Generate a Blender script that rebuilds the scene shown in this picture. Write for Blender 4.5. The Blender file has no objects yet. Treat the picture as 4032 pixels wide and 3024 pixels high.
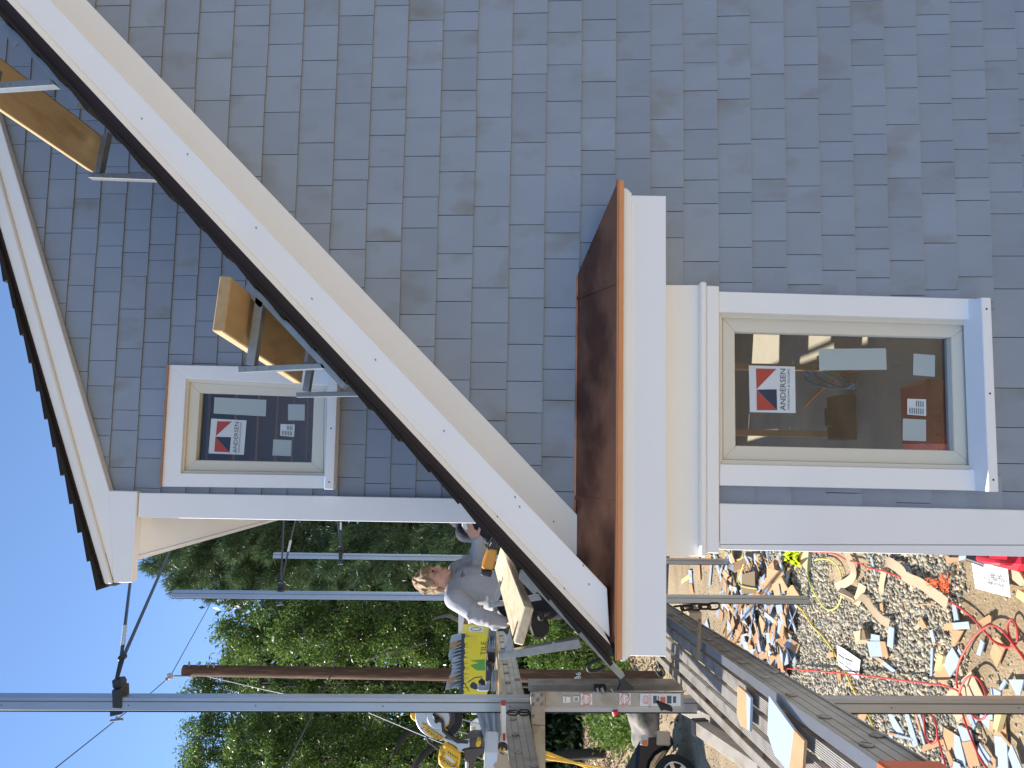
import bpy, bmesh, math, random
import numpy as np
from mathutils import Vector, Matrix

random.seed(11)
rng = np.random.default_rng(11)
S = bpy.context.scene
COL = S.collection
D2R = math.radians

# ------------------------------------------------------------------ camera
EYE = Vector((0, 0, 3.3))
FPX, PW, PH = 3028.0, 4032.0, 3024.0
YAW, ROLL = D2R(5.25), 0.0175
_R = Vector((math.cos(YAW), -math.sin(YAW), 0))
_F = Vector((math.sin(YAW), math.cos(YAW), 0))
_U = Vector((0, 0, 1))
_I = _R * math.cos(ROLL) + _U * math.sin(ROLL)      # towards the right of the upright view
_J = -_U * math.cos(ROLL) + _R * math.sin(ROLL)     # downwards in the upright view
cam = bpy.data.cameras.new('camera')
cam.sensor_width = 36
cam.lens = FPX / PW * 36
cam.clip_start, cam.clip_end = 0.05, 2000
cam_o = bpy.data.objects.new('camera', cam)
COL.objects.link(cam_o)
m = Matrix((_J, _I, -_F)).transposed().to_4x4()      # the phone was held on its side: image left is up
m.translation = EYE
cam_o.matrix_world = m
S.camera = cam_o

# ------------------------------------------------------------------ sky, sun, exposure
SUN_EL = D2R(43)
sun_h = Vector((-0.97, 0.21, 0)).normalized()
sun_dir = sun_h * math.cos(SUN_EL) + _U * math.sin(SUN_EL)
world = bpy.data.worlds.new('World')
S.world = world
world.use_nodes = True
wn = world.node_tree
sky = wn.nodes.new('ShaderNodeTexSky')
sky.sky_type = 'NISHITA'
sky.sun_disc = False
sky.sun_elevation = SUN_EL
sky.sun_rotation = math.atan2(sun_h.x, sun_h.y) % (2 * math.pi)
sky.air_density, sky.dust_density, sky.ozone_density = 1.0, 0.0, 4.0
sky.altitude = 1500
wn.nodes['Background'].inputs['Strength'].default_value = 0.125
wn.links.new(sky.outputs[0], wn.nodes['Background'].inputs[0])
sun = bpy.data.lights.new('sun', 'SUN')
sun.energy = 5.0
sun.angle = D2R(0.55)
sun.color = (1.0, 0.93, 0.82)
sun_o = bpy.data.objects.new('sun', sun)
COL.objects.link(sun_o)
sun_o.rotation_euler = sun_dir.to_track_quat('Z', 'Y').to_euler()
sun_o.location = (-20, 15, 30)
vs = S.view_settings
vs.view_transform = 'Standard'
vs.look = 'None'
vs.gamma = 1
vs.use_curve_mapping = False
vs.exposure = 1.0
S.cycles.max_bounces = 8
S.cycles.transparent_max_bounces = 12

# ------------------------------------------------------------------ helpers
def ray(x, y):
    return _F + _I * ((PH - y - PW * 0 - 1512) / FPX) + _J * ((x - 2016) / FPX)
def P(x, y, d):            # photo pixel at a distance along the view axis
    return EYE + ray(x, y) * d
def W(x, y, Y):            # photo pixel on the plane y = Y
    r = ray(x, y); return EYE + r * (Y / r.y)
def G(x, y, z=0.0):        # photo pixel on the level plane z
    r = ray(x, y); return EYE + r * ((z - EYE.z) / r.z)
def crop(ox, oy, s):       # pixel of an enlarged crop -> photo pixel
    return lambda a, b: (ox + a * s, oy + b * s)

class MB:
    def __init__(self):
        self.v, self.f, self.mi = [], [], []
    def add(self, verts, faces, mi=0):
        n = len(self.v)
        self.v.extend(Vector(p) for p in verts)
        self.f.extend(tuple(i + n for i in q) for q in faces)
        self.mi.extend([mi] * len(faces))
        return self
    def hexa(self, p, mi=0):       # 8 points: bottom ring 0-3, top ring 4-7
        return self.add(p, [(3, 2, 1, 0), (4, 5, 6, 7), (0, 1, 5, 4), (1, 2, 6, 5), (2, 3, 7, 6), (3, 0, 4, 7)], mi)
    def box(self, a, b, mi=0):
        x0, y0, z0 = (min(a[i], b[i]) for i in range(3)); x1, y1, z1 = (max(a[i], b[i]) for i in range(3))
        return self.hexa([(x0, y0, z0), (x1, y0, z0), (x1, y1, z0), (x0, y1, z0), (x0, y0, z1), (x1, y0, z1), (x1, y1, z1), (x0, y1, z1)], mi)
    def prism(self, pts, off, mi=0):   # polygon swept along off
        pts = [Vector(p) for p in pts]; off = Vector(off); n = len(pts)
        q = pts + [p + off for p in pts]
        nrm = Vector((0, 0, 0))
        for i in range(n):
            nrm += (pts[i] - pts[0]).cross(pts[(i + 1) % n] - pts[0])
        fl = nrm.dot(off) > 0
        fs = []
        a = tuple(range(n)); b = tuple(range(2 * n - 1, n - 1, -1))
        if fl: a, b = a[::-1], b[::-1]
        fs += [a, b]
        for i in range(n):
            j = (i + 1) % n
            s = (i, i + n, j + n, j)
            fs.append(s[::-1] if fl else s)
        return self.add(q, fs, mi)
    def beam(self, p0, p1, w, h, up=(0, 0, 1), mi=0):   # w sideways, h along up
        p0, p1 = Vector(p0), Vector(p1); d = (p1 - p0).normalized()
        s = d.cross(Vector(up)).normalized() * (w / 2); t = s.cross(d).normalized() * (h / 2)
        return self.hexa([p0 - s - t, p0 + s - t, p1 + s - t, p1 - s - t, p0 - s + t, p0 + s + t, p1 + s + t, p1 - s + t], mi)
    def tube(self, pts, r, n=8, mi=0, close=False, cap=True):
        pts = [Vector(p) for p in pts]; k = len(pts)
        rr = r if isinstance(r, (list, tuple)) else [r] * k
        vv, ff = [], []
        prev = None
        for i in range(k):
            a = pts[(i - 1) % k] if (close or i) else pts[0]
            b = pts[(i + 1) % k] if (close or i < k - 1) else pts[-1]
            d = (b - a).normalized()
            if prev is None:
                prev = d.orthogonal().normalized()
            s = (prev - d * prev.dot(d))
            s = s.normalized() if s.length > 1e-6 else d.orthogonal().normalized()
            prev = s
            t = d.cross(s)
            for q in range(n):
                an = 2 * math.pi * q / n
                vv.append(pts[i] + (s * math.cos(an) + t * math.sin(an)) * rr[i])
        for i in range(k if close else k - 1):
            for q in range(n):
                q2 = (q + 1) % n; i2 = (i + 1) % k
                ff.append((i * n + q, i * n + q2, i2 * n + q2, i2 * n + q))
        if cap and not close:
            ff.append(tuple(range(n))[::-1]); ff.append(tuple(range((k - 1) * n, k * n)))
        return self.add(vv, ff, mi)
    def ring(self, c, ax, r, w, n=16, mi=0, m=6):
        ax = Vector(ax).normalized(); s = ax.orthogonal().normalized(); t = ax.cross(s)
        return self.tube([Vector(c) + (s * math.cos(2 * math.pi * i / n) + t * math.sin(2 * math.pi * i / n)) * r for i in range(n)], w, m, mi, close=True)
    def cyl(self, p0, p1, r0, r1=None, n=16, mi=0):
        return self.tube([p0, p1], [r0, r0 if r1 is None else r1], n, mi)
    def ball(self, c, r, mi=0, nu=10, nv=7, rot=None):
        c = Vector(c); r = Vector(r) if not isinstance(r, (int, float)) else Vector((r, r, r))
        vv, ff = [], []
        for j in range(nv + 1):
            th = math.pi * j / nv
            for i in range(nu):
                ph = 2 * math.pi * i / nu
                q = Vector((r.x * math.sin(th) * math.cos(ph), r.y * math.sin(th) * math.sin(ph), r.z * math.cos(th)))
                if rot is not None: q = rot @ q
                vv.append(c + q)
        for j in range(nv):
            for i in range(nu):
                i2 = (i + 1) % nu
                ff.append((j * nu + i, (j + 1) * nu + i, (j + 1) * nu + i2, j * nu + i2))
        return self.add(vv, ff, mi)
    def text(self, s, o, ex, ey, size, mi=0, width=None, align='CENTER'):
        cu = bpy.data.curves.new('lettering', 'FONT'); cu.body = s; cu.size = size; cu.align_x = align; cu.align_y = 'CENTER'
        cu.resolution_u = 2
        ob = bpy.data.objects.new('lettering', cu); COL.objects.link(ob)
        me = bpy.data.meshes.new_from_object(ob)
        o, ex, ey = Vector(o), Vector(ex).normalized(), Vector(ey).normalized()
        if width:
            xs_ = [v.co.x for v in me.vertices]; ex = ex * (width / (max(xs_) - min(xs_)))
        self.add([o + ex * v.co.x + ey * v.co.y for v in me.vertices], [tuple(p.vertices) for p in me.polygons], mi)
        bpy.data.objects.remove(ob); bpy.data.meshes.remove(me); bpy.data.curves.remove(cu)
        return self
    def mesh(self, name, mats, smooth=False, origin=(0, 0, 0)):
        me = bpy.data.meshes.new(name)
        o = Vector(origin)
        me.from_pydata([p - o for p in self.v], [], self.f)
        for k in (mats if isinstance(mats, (list, tuple)) else [mats]): me.materials.append(k)
        me.polygons.foreach_set('material_index', self.mi)
        if smooth: me.polygons.foreach_set('use_smooth', [True] * len(self.f))
        me.update()
        return me
    def build(self, name, mats, parent=None, smooth=False, bevel=0, props=None, origin=None):
        org = Vector((0, 0, 0))
        q = parent
        while q is not None:
            org += Vector(q.location); q = q.parent
        if origin is not None: org = Vector(origin)
        ob = bpy.data.objects.new(name, self.mesh(name, mats, smooth, org))
        COL.objects.link(ob)
        if parent is not None: ob.parent = parent
        else: ob.location = org
        if bevel:
            b = ob.modifiers.new('edge', 'BEVEL'); b.width = bevel; b.segments = 1; b.limit_method = 'ANGLE'; b.angle_limit = D2R(40)
        for k, val in (props or {}).items(): ob[k] = val
        return ob

def tag(o, label, cat, group=None):
    o['label'] = label; o['category'] = cat
    if group: o['group'] = group
    return o
def thing(name, label, cat, loc, group=None):
    o = bpy.data.objects.new(name, None); COL.objects.link(o); o.location = loc
    o.empty_display_size = 0.1
    return tag(o, label, cat, group)
def single(mb, name, mats, label, cat, group=None, **k):
    c = sum(mb.v, Vector((0, 0, 0))) / max(1, len(mb.v))
    return tag(mb.build(name, mats, origin=c, **k), label, cat, group)
def structure(mb, name, mats, **k):
    return mb.build(name, mats, props={'kind': 'structure'}, **k)
def np_object(name, verts, faces, mat, parent=None, props=None, smooth=False, origin=(0, 0, 0)):
    me = bpy.data.meshes.new(name)
    nv, nf, k = len(verts), len(faces), faces.shape[1]
    me.vertices.add(nv); me.vertices.foreach_set('co', (verts - np.array(origin)).astype(np.float32).ravel())
    me.loops.add(nf * k); me.loops.foreach_set('vertex_index', faces.astype(np.int32).ravel())
    me.polygons.add(nf); me.polygons.foreach_set('loop_start', np.arange(0, nf * k, k, dtype=np.int32))
    me.update(calc_edges=True)
    if smooth: me.polygons.foreach_set('use_smooth', [True] * nf)
    for q in (mat if isinstance(mat, (list, tuple)) else [mat]): me.materials.append(q)
    ob = bpy.data.objects.new(name, me); COL.objects.link(ob)
    if parent is not None: ob.parent = parent
    else: ob.location = origin
    for a, b in (props or {}).items(): ob[a] = b
    return ob
def spline(pts, n=6):      # Catmull-Rom through points
    pts = [Vector(p) for p in pts]; out = []
    for i in range(len(pts) - 1):
        p0 = pts[max(0, i - 1)]; p1 = pts[i]; p2 = pts[i + 1]; p3 = pts[min(len(pts) - 1, i + 2)]
        for k in range(n):
            t = k / n
            out.append(0.5 * ((2 * p1) + (p2 - p0) * t + (2 * p0 - 5 * p1 + 4 * p2 - p3) * t * t + (3 * p1 - p0 - 3 * p2 + p3) * t ** 3))
    out.append(pts[-1])
    return out

# ------------------------------------------------------------------ materials
def mat(name, col, rough=0.6, metal=0.0, var=0.0, scale=8.0, rand=0.0, bump=0.0, bscale=40.0, spec=0.5, stretch=None,
        col2=None, thr=(0.45, 0.65), island=False, detail=5.0, trans=0.0):
    m = bpy.data.materials.new(name); m.use_nodes = True
    nt = m.node_tree; b = nt.nodes['Principled BSDF']
    b.inputs['Roughness'].default_value = rough; b.inputs['Metallic'].default_value = metal
    b.inputs['Specular IOR Level'].default_value = spec
    tc = nt.nodes.new('ShaderNodeTexCoord'); vec = tc.outputs['Object']
    oi = nt.nodes.new('ShaderNodeObjectInfo')
    if rand:     # give each piece its own place in the pattern
        add = nt.nodes.new('ShaderNodeVectorMath'); add.operation = 'MULTIPLY_ADD'
        cmb = nt.nodes.new('ShaderNodeCombineXYZ')
        for i in range(3): nt.links.new(oi.outputs['Random'], cmb.inputs[i])
        nt.links.new(cmb.outputs[0], add.inputs[0]); add.inputs[1].default_value = (37, 53, 71)
        nt.links.new(vec, add.inputs[2]); vec = add.outputs[0]
    if stretch:
        mp = nt.nodes.new('ShaderNodeMapping'); mp.inputs['Scale'].default_value = stretch
        nt.links.new(vec, mp.inputs[0]); vec = mp.outputs[0]
    rgb = nt.nodes.new('ShaderNodeRGB'); rgb.outputs[0].default_value = (*col, 1)
    out = rgb.outputs[0]
    if col2:
        n2 = nt.nodes.new('ShaderNodeTexNoise'); n2.inputs['Scale'].default_value = scale; n2.inputs['Detail'].default_value = detail
        nt.links.new(vec, n2.inputs['Vector'])
        mr = nt.nodes.new('ShaderNodeMapRange'); mr.inputs[1].default_value = thr[0]; mr.inputs[2].default_value = thr[1]
        nt.links.new(n2.outputs[0], mr.inputs[0])
        mx = nt.nodes.new('ShaderNodeMixRGB'); mx.inputs[2].default_value = (*col2, 1)
        nt.links.new(mr.outputs[0], mx.inputs[0]); nt.links.new(out, mx.inputs[1]); out = mx.outputs[0]
    if var or rand:
        hs = nt.nodes.new('ShaderNodeHueSaturation')
        nz = nt.nodes.new('ShaderNodeTexNoise'); nz.inputs['Scale'].default_value = scale * 1.7; nz.inputs['Detail'].default_value = detail
        nt.links.new(vec, nz.inputs['Vector'])
        a = nt.nodes.new('ShaderNodeMath'); a.operation = 'MULTIPLY_ADD'; a.inputs[1].default_value = var * 2; a.inputs[2].default_value = 1 - var
        nt.links.new(nz.outputs[0], a.inputs[0])
        src = oi.outputs['Random']
        if island:
            ge = nt.nodes.new('ShaderNodeNewGeometry'); src = ge.outputs['Random Per Island']
        c = nt.nodes.new('ShaderNodeMath'); c.operation = 'MULTIPLY_ADD'; c.inputs[1].default_value = rand * 2
        nt.links.new(src, c.inputs[0])
        d = nt.nodes.new('ShaderNodeMath'); d.operation = 'ADD'; d.inputs[1].default_value = -rand
        nt.links.new(a.outputs[0], c.inputs[2]); nt.links.new(c.outputs[0], d.inputs[0])
        nt.links.new(d.outputs[0], hs.inputs['Value']); nt.links.new(out, hs.inputs['Color']); out = hs.outputs[0]
    nt.links.new(out, b.inputs['Base Color'])
    if bump:
        nb = nt.nodes.new('ShaderNodeTexNoise'); nb.inputs['Scale'].default_value = bscale; nb.inputs['Detail'].default_value = 6
        nt.links.new(vec, nb.inputs['Vector'])
        bp = nt.nodes.new('ShaderNodeBump'); bp.inputs['Strength'].default_value = bump; bp.inputs['Distance'].default_value = 0.01
        nt.links.new(nb.outputs[0], bp.inputs['Height']); nt.links.new(bp.outputs[0], b.inputs['Normal'])
    if trans:
        tr = nt.nodes.new('ShaderNodeBsdfTranslucent'); nt.links.new(out, tr.inputs[0])
        ms = nt.nodes.new('ShaderNodeMixShader'); ms.inputs[0].default_value = trans
        nt.links.new(b.outputs[0], ms.inputs[1]); nt.links.new(tr.outputs[0], ms.inputs[2])
        nt.links.new(ms.outputs[0], nt.nodes['Material Output'].inputs[0])
    return m

M = {}
M['shingle'] = mat('shingle_stain', (0.275, 0.31, 0.365), 0.75, var=0.10, scale=6.0, rand=0.06, bump=0.06, bscale=60, col2=(0.22, 0.22, 0.205), thr=(0.57, 0.76), stretch=(1, 1, 0.6))
M['shingle_many'] = mat('shingle_stain_many', (0.27, 0.31, 0.375), 0.75, var=0.10, scale=3.0, rand=0.06, island=True, bump=0.06, bscale=60)
M['trim'] = mat('white_trim', (0.88, 0.865, 0.85), 0.5, var=0.03, scale=3, bump=0.015, bscale=30)
M['sash'] = mat('sand_sash', (0.72, 0.67, 0.56), 0.45, var=0.02)
M['gasket'] = mat('dark_gap', (0.05, 0.04, 0.035), 0.7)
M['copper'] = mat('copper', (0.43, 0.23, 0.155), 0.46, 1.0, var=0.35, scale=5, col2=(0.20, 0.10, 0.075), thr=(0.40, 0.60), bump=0.04, bscale=12)
M['copper_bright'] = mat('copper_edge', (0.52, 0.26, 0.15), 0.34, 1.0, var=0.15, scale=9, stretch=(1, 1, 4))
M['drip'] = mat('brown_drip_edge', (0.028, 0.016, 0.014), 0.45, var=0.1, spec=0.25)
M['asphalt_shingle'] = mat('asphalt_shingle', (0.030, 0.026, 0.024), 0.9, spec=0.2, var=0.35, scale=120, rand=0.15, bump=0.5, bscale=220)
M['sheathing'] = mat('sheathing', (0.10, 0.10, 0.10), 0.9)
M['stud'] = mat('stud_wood', (0.30, 0.18, 0.09), 0.8, var=0.2, scale=6)
M['plywood'] = mat('plywood', (0.42, 0.38, 0.31), 0.8, var=0.12, scale=4)
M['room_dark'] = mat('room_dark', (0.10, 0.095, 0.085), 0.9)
M['plank'] = mat('scaffold_plank', (0.42, 0.29, 0.15), 0.75, var=0.22, scale=5, col2=(0.24, 0.14, 0.06), thr=(0.55, 0.8), stretch=(3, 0.5, 6), bump=0.05)
M['plank_pale'] = mat('pale_plank', (0.70, 0.57, 0.38), 0.75, var=0.16, scale=7, col2=(0.52, 0.37, 0.2), thr=(0.5, 0.75), stretch=(5, 0.7, 9), bump=0.05)
M['galv'] = mat('galvanised_steel', (0.27, 0.285, 0.30), 0.45, 0.8, var=0.2, scale=20)
M['alu'] = mat('aluminium', (0.40, 0.41, 0.43), 0.40, 0.85, var=0.12, scale=6, stretch=(1, 1, 0.3))
M['alu_dull'] = mat('weathered_aluminium', (0.42, 0.385, 0.34), 0.55, 0.6, var=0.22, scale=9, col2=(0.28, 0.23, 0.17), thr=(0.5, 0.75))
M['alu_deck'] = mat('ribbed_aluminium', (0.46, 0.44, 0.41), 0.6, 0.5, var=0.25, scale=9, col2=(0.24, 0.19, 0.14), thr=(0.55, 0.72))
M['groove'] = mat('groove', (0.13, 0.12, 0.11), 0.7)
M['rubber'] = mat('black_rubber', (0.012, 0.012, 0.014), 0.6)
M['black'] = mat('black_plastic', (0.02, 0.02, 0.024), 0.45)
M['orange'] = mat('orange_plastic', (0.75, 0.13, 0.03), 0.5)
M['amber'] = mat('amber_plastic', (0.62, 0.27, 0.035), 0.4, var=0.1)
M['white'] = mat('white_paper', (0.80, 0.80, 0.77), 0.7, var=0.03)
M['sticker'] = mat('film_white', (0.62, 0.66, 0.68), 0.5)
M['film'] = mat('clear_label', (0.40, 0.46, 0.46), 0.5)
M['red'] = mat('print_red', (0.42, 0.055, 0.04), 0.5)
M['navy_print'] = mat('print_navy', (0.02, 0.035, 0.075), 0.5)
M['ink'] = mat('print_grey', (0.10, 0.11, 0.13), 0.6)
M['redink'] = mat('print_orange_red', (0.75, 0.16, 0.09), 0.6)
M['cedar'] = mat('bare_cedar', (0.44, 0.26, 0.135), 0.75, var=0.2, scale=9, rand=0.16, stretch=(1, 0.25, 1))
M['blue'] = mat('blue_stain', (0.33, 0.40, 0.485), 0.7, var=0.07, scale=9, rand=0.07)
M['bluegrey'] = mat('blue_grey_stain', (0.30, 0.36, 0.44), 0.7, var=0.08, scale=9, rand=0.12, island=True)
M['yellow_wood'] = mat('new_pine', (0.64, 0.48, 0.22), 0.7, var=0.15, scale=10)
M['cardboard'] = mat('cardboard', (0.50, 0.38, 0.25), 0.85, var=0.08, scale=5)
M['card_brown'] = mat('brown_card', (0.20, 0.14, 0.08), 0.8, var=0.08)
M['red_hose'] = mat('red_hose', (0.55, 0.055, 0.045), 0.45)
M['yellow_cord'] = mat('yellow_cord', (0.78, 0.60, 0.09), 0.5)
M['lime_cord'] = mat('lime_cord', (0.68, 0.68, 0.14), 0.5)
M['lime'] = mat('lime_mesh', (0.70, 0.78, 0.02), 0.6)
M['orange_string'] = mat('orange_string', (0.9, 0.19, 0.05), 0.6)
M['gas_red'] = mat('red_plastic', (0.58, 0.02, 0.04), 0.35)
M['yellow'] = mat('tool_yellow', (0.80, 0.46, 0.02), 0.4)
M['box_yellow'] = mat('box_yellow', (0.80, 0.66, 0.03), 0.6, var=0.05, scale=4)
M['green'] = mat('print_green', (0.11, 0.36, 0.06), 0.6)
M['saw_base'] = mat('dark_casting', (0.10, 0.085, 0.075), 0.6, 0.3, var=0.2)  # dark brown-grey casting, slightly mottled
M['grey_metal'] = mat('cast_grey', (0.45, 0.46, 0.48), 0.4, 0.6)
M['tote'] = mat('clear_tote', (0.62, 0.68, 0.76), 0.3)
M['pole_wood'] = mat('creosote_pole', (0.085, 0.04, 0.02), 0.8, var=0.35, scale=5, col2=(0.17, 0.095, 0.05), thr=(0.5, 0.7), stretch=(3, 3, 0.35), bump=0.3, bscale=25)
M['bark'] = mat('bark', (0.04, 0.032, 0.026), 0.9, var=0.3, scale=8, bump=0.5, bscale=20)
M['bark_pale'] = mat('pale_bark', (0.22, 0.19, 0.16), 0.9, var=0.3, scale=8)
M['rock'] = mat('boulder_rock', (0.26, 0.235, 0.21), 0.85, var=0.3, scale=3, col2=(0.10, 0.10, 0.07), thr=(0.45, 0.62), bump=0.6, bscale=6)
M['skin'] = mat('skin', (0.62, 0.33, 0.23), 0.5, var=0.06, scale=12)
M['hair'] = mat('sandy_hair', (0.34, 0.225, 0.115), 0.5, var=0.6, scale=26, stretch=(6, 6, 0.8), bump=0.6, bscale=60)
M['sweat'] = mat('grey_sweatshirt', (0.40, 0.40, 0.43), 0.9, var=0.12, scale=40, bump=0.9, bscale=11)
M['navy'] = mat('navy_cloth', (0.018, 0.022, 0.04), 0.85, var=0.2, bump=0.5, bscale=12)
M['trouser'] = mat('black_trousers', (0.012, 0.012, 0.015), 0.85, bump=0.5, bscale=12)
M['leather'] = mat('dark_leather', (0.02, 0.017, 0.015), 0.7, var=0.2)
M['paint_black'] = mat('vehicle_black', (0.012, 0.014, 0.018), 0.2)
M['tyre'] = mat('tyre', (0.015, 0.014, 0.013), 0.8)
M['chrome'] = mat('alloy_rim', (0.62, 0.60, 0.56), 0.3, 0.8)
M['head_lamp'] = mat('lamp_lens', (0.5, 0.5, 0.48), 0.15)
M['amber_lamp'] = mat('amber_lens', (0.75, 0.17, 0.02), 0.2)
M['rope_yellow'] = mat('yellow_rope', (0.75, 0.50, 0.07), 0.7)
M['wire'] = mat('wire_grey', (0.09, 0.09, 0.10), 0.6)
M['wire_pale'] = mat('wire_pale', (0.45, 0.45, 0.45), 0.5)
M['rod'] = mat('rod_black', (0.02, 0.022, 0.03), 0.4)
def glass_mat():
    m = bpy.data.materials.new('window_glass'); m.use_nodes = True; nt = m.node_tree
    nt.nodes.remove(nt.nodes['Principled BSDF'])
    g = nt.nodes.new('ShaderNodeBsdfGlossy'); g.inputs['Roughness'].default_value = 0.01
    t = nt.nodes.new('ShaderNodeBsdfTransparent'); t.inputs[0].default_value = (0.86, 0.88, 0.86, 1)
    fr = nt.nodes.new('ShaderNodeFresnel'); fr.inputs[0].default_value = 1.6
    mu = nt.nodes.new('ShaderNodeMath'); mu.operation = 'MULTIPLY_ADD'; mu.inputs[1].default_value = 1.0; mu.inputs[2].default_value = 0.035
    x = nt.nodes.new('ShaderNodeMixShader')
    nt.links.new(fr.outputs[0], mu.inputs[0]); nt.links.new(mu.outputs[0], x.inputs[0])
    nt.links.new(t.outputs[0], x.inputs[1]); nt.links.new(g.outputs[0], x.inputs[2])
    nt.links.new(x.outputs[0], nt.nodes['Material Output'].inputs[0])
    return m
M['glass'] = glass_mat()
def leaf_mat(name, col, col_b, trans=0.35):
    m = bpy.data.materials.new(name); m.use_nodes = True; nt = m.node_tree; b = nt.nodes['Principled BSDF']
    ge = nt.nodes.new('ShaderNodeNewGeometry')
    mx = nt.nodes.new('ShaderNodeMixRGB'); mx.inputs[1].default_value = (*col, 1); mx.inputs[2].default_value = (*col_b, 1)
    nt.links.new(ge.outputs['Random Per Island'], mx.inputs[0])
    nt.links.new(mx.outputs[0], b.inputs['Base Color']); b.inputs['Roughness'].default_value = 0.38
    tr = nt.nodes.new('ShaderNodeBsdfTranslucent'); nt.links.new(mx.outputs[0], tr.inputs[0])
    ms = nt.nodes.new('ShaderNodeMixShader'); ms.inputs[0].default_value = trans
    nt.links.new(b.outputs[0], ms.inputs[1]); nt.links.new(tr.outputs[0], ms.inputs[2])
    nt.links.new(ms.outputs[0], nt.nodes['Material Output'].inputs[0])
    return m
M['leaf'] = leaf_mat('leaf_green', (0.065, 0.135, 0.025), (0.145, 0.215, 0.045), 0.48)
M['leaf_b'] = leaf_mat('leaf_mid', (0.055, 0.115, 0.026), (0.12, 0.18, 0.042), 0.45)
M['needle'] = leaf_mat('pine_needle', (0.055, 0.105, 0.05), (0.11, 0.17, 0.065), 0.28)
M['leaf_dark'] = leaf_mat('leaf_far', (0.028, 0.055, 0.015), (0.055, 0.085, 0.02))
M['weed'] = leaf_mat('weed_green', (0.07, 0.15, 0.02), (0.17, 0.24, 0.05), 0.4)
M['litter'] = leaf_mat('dry_leaf', (0.12, 0.08, 0.05), (0.28, 0.21, 0.15), 0.1)
def ramp_island(name, cols, rough=0.85):
    m = bpy.data.materials.new(name); m.use_nodes = True; nt = m.node_tree; b = nt.nodes['Principled BSDF']
    ge = nt.nodes.new('ShaderNodeNewGeometry'); cr = nt.nodes.new('ShaderNodeValToRGB'); cr.color_ramp.interpolation = 'CONSTANT'
    el = cr.color_ramp.elements
    for i, c in enumerate(cols):
        e = el[i] if i < 2 else el.new(i / len(cols))
        e.position = i / len(cols); e.color = (*c, 1)
    nt.links.new(ge.outputs['Random Per Island'], cr.inputs[0]); nt.links.new(cr.outputs[0], b.inputs['Base Color'])
    b.inputs['Roughness'].default_value = rough
    return m
M['stone'] = ramp_island('gravel_stone', [(0.27, 0.25, 0.20), (0.37, 0.33, 0.25), (0.22, 0.215, 0.19), (0.43, 0.38, 0.28), (0.30, 0.28, 0.22), (0.15, 0.15, 0.14), (0.34, 0.31, 0.24), (0.48, 0.41, 0.29)])
def ground_mat():
    m = bpy.data.materials.new('dry_dirt'); m.use_nodes = True; nt = m.node_tree; b = nt.nodes['Principled BSDF']
    b.inputs['Roughness'].default_value = 0.95
    tc = nt.nodes.new('ShaderNodeTexCoord')
    def nz(sc, d=6):
        n = nt.nodes.new('ShaderNodeTexNoise'); n.inputs['Scale'].default_value = sc; n.inputs['Detail'].default_value = d
        n.inputs['Roughness'].default_value = 0.65
        nt.links.new(tc.outputs['Object'], n.inputs['Vector']); return n.outputs[0]
    cr = nt.nodes.new('ShaderNodeValToRGB')
    cr.color_ramp.elements[0].position = 0.3; cr.color_ramp.elements[0].color = (0.235, 0.17, 0.10, 1)
    cr.color_ramp.elements[1].position = 0.7; cr.color_ramp.elements[1].color = (0.44, 0.345, 0.215, 1)
    nt.links.new(nz(1.3, 8), cr.inputs[0])
    hs = nt.nodes.new('ShaderNodeHueSaturation')
    a = nt.nodes.new('ShaderNodeMath'); a.operation = 'MULTIPLY_ADD'; a.inputs[1].default_value = 1.0; a.inputs[2].default_value = 0.5
    nt.links.new(nz(45, 4), a.inputs[0]); nt.links.new(a.outputs[0], hs.inputs['Value']); nt.links.new(cr.outputs[0], hs.inputs['Color'])
    nt.links.new(hs.outputs[0], b.inputs['Base Color'])
    bp = nt.nodes.new('ShaderNodeBump'); bp.inputs['Strength'].default_value = 0.9; bp.inputs['Distance'].default_value = 0.03
    nt.links.new(nz(28, 8), bp.inputs['Height']); nt.links.new(bp.outputs[0], b.inputs['Normal'])
    return m
M['dirt'] = ground_mat()

# ================================================================== SETTING: ground
gm = MB()
gs = [-260, -60, -20, -10, -6, -3, 0, 3, 6, 12, 30, 60, 300]
gy = [-200, -40, -10, -2, 2, 4, 6, 8, 10, 12, 14, 17, 20, 24, 30, 40, 80, 400]
def bank(x, y):             # low bank beyond the drive, rising to the trees
    t = max(0.0, min(1.0, (y - 14.5) / 7.0)); return 0.45 * t * t * (3 - 2 * t) if x < 30 else 0.0
gm.add([(x, y, bank(x, y)) for y in gy for x in gs], [(j * len(gs) + i, j * len(gs) + i + 1, (j + 1) * len(gs) + i + 1, (j + 1) * len(gs) + i) for j in range(len(gy) - 1) for i in range(len(gs) - 1)])
structure(gm, 'ground', M['dirt'], smooth=True)

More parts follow.
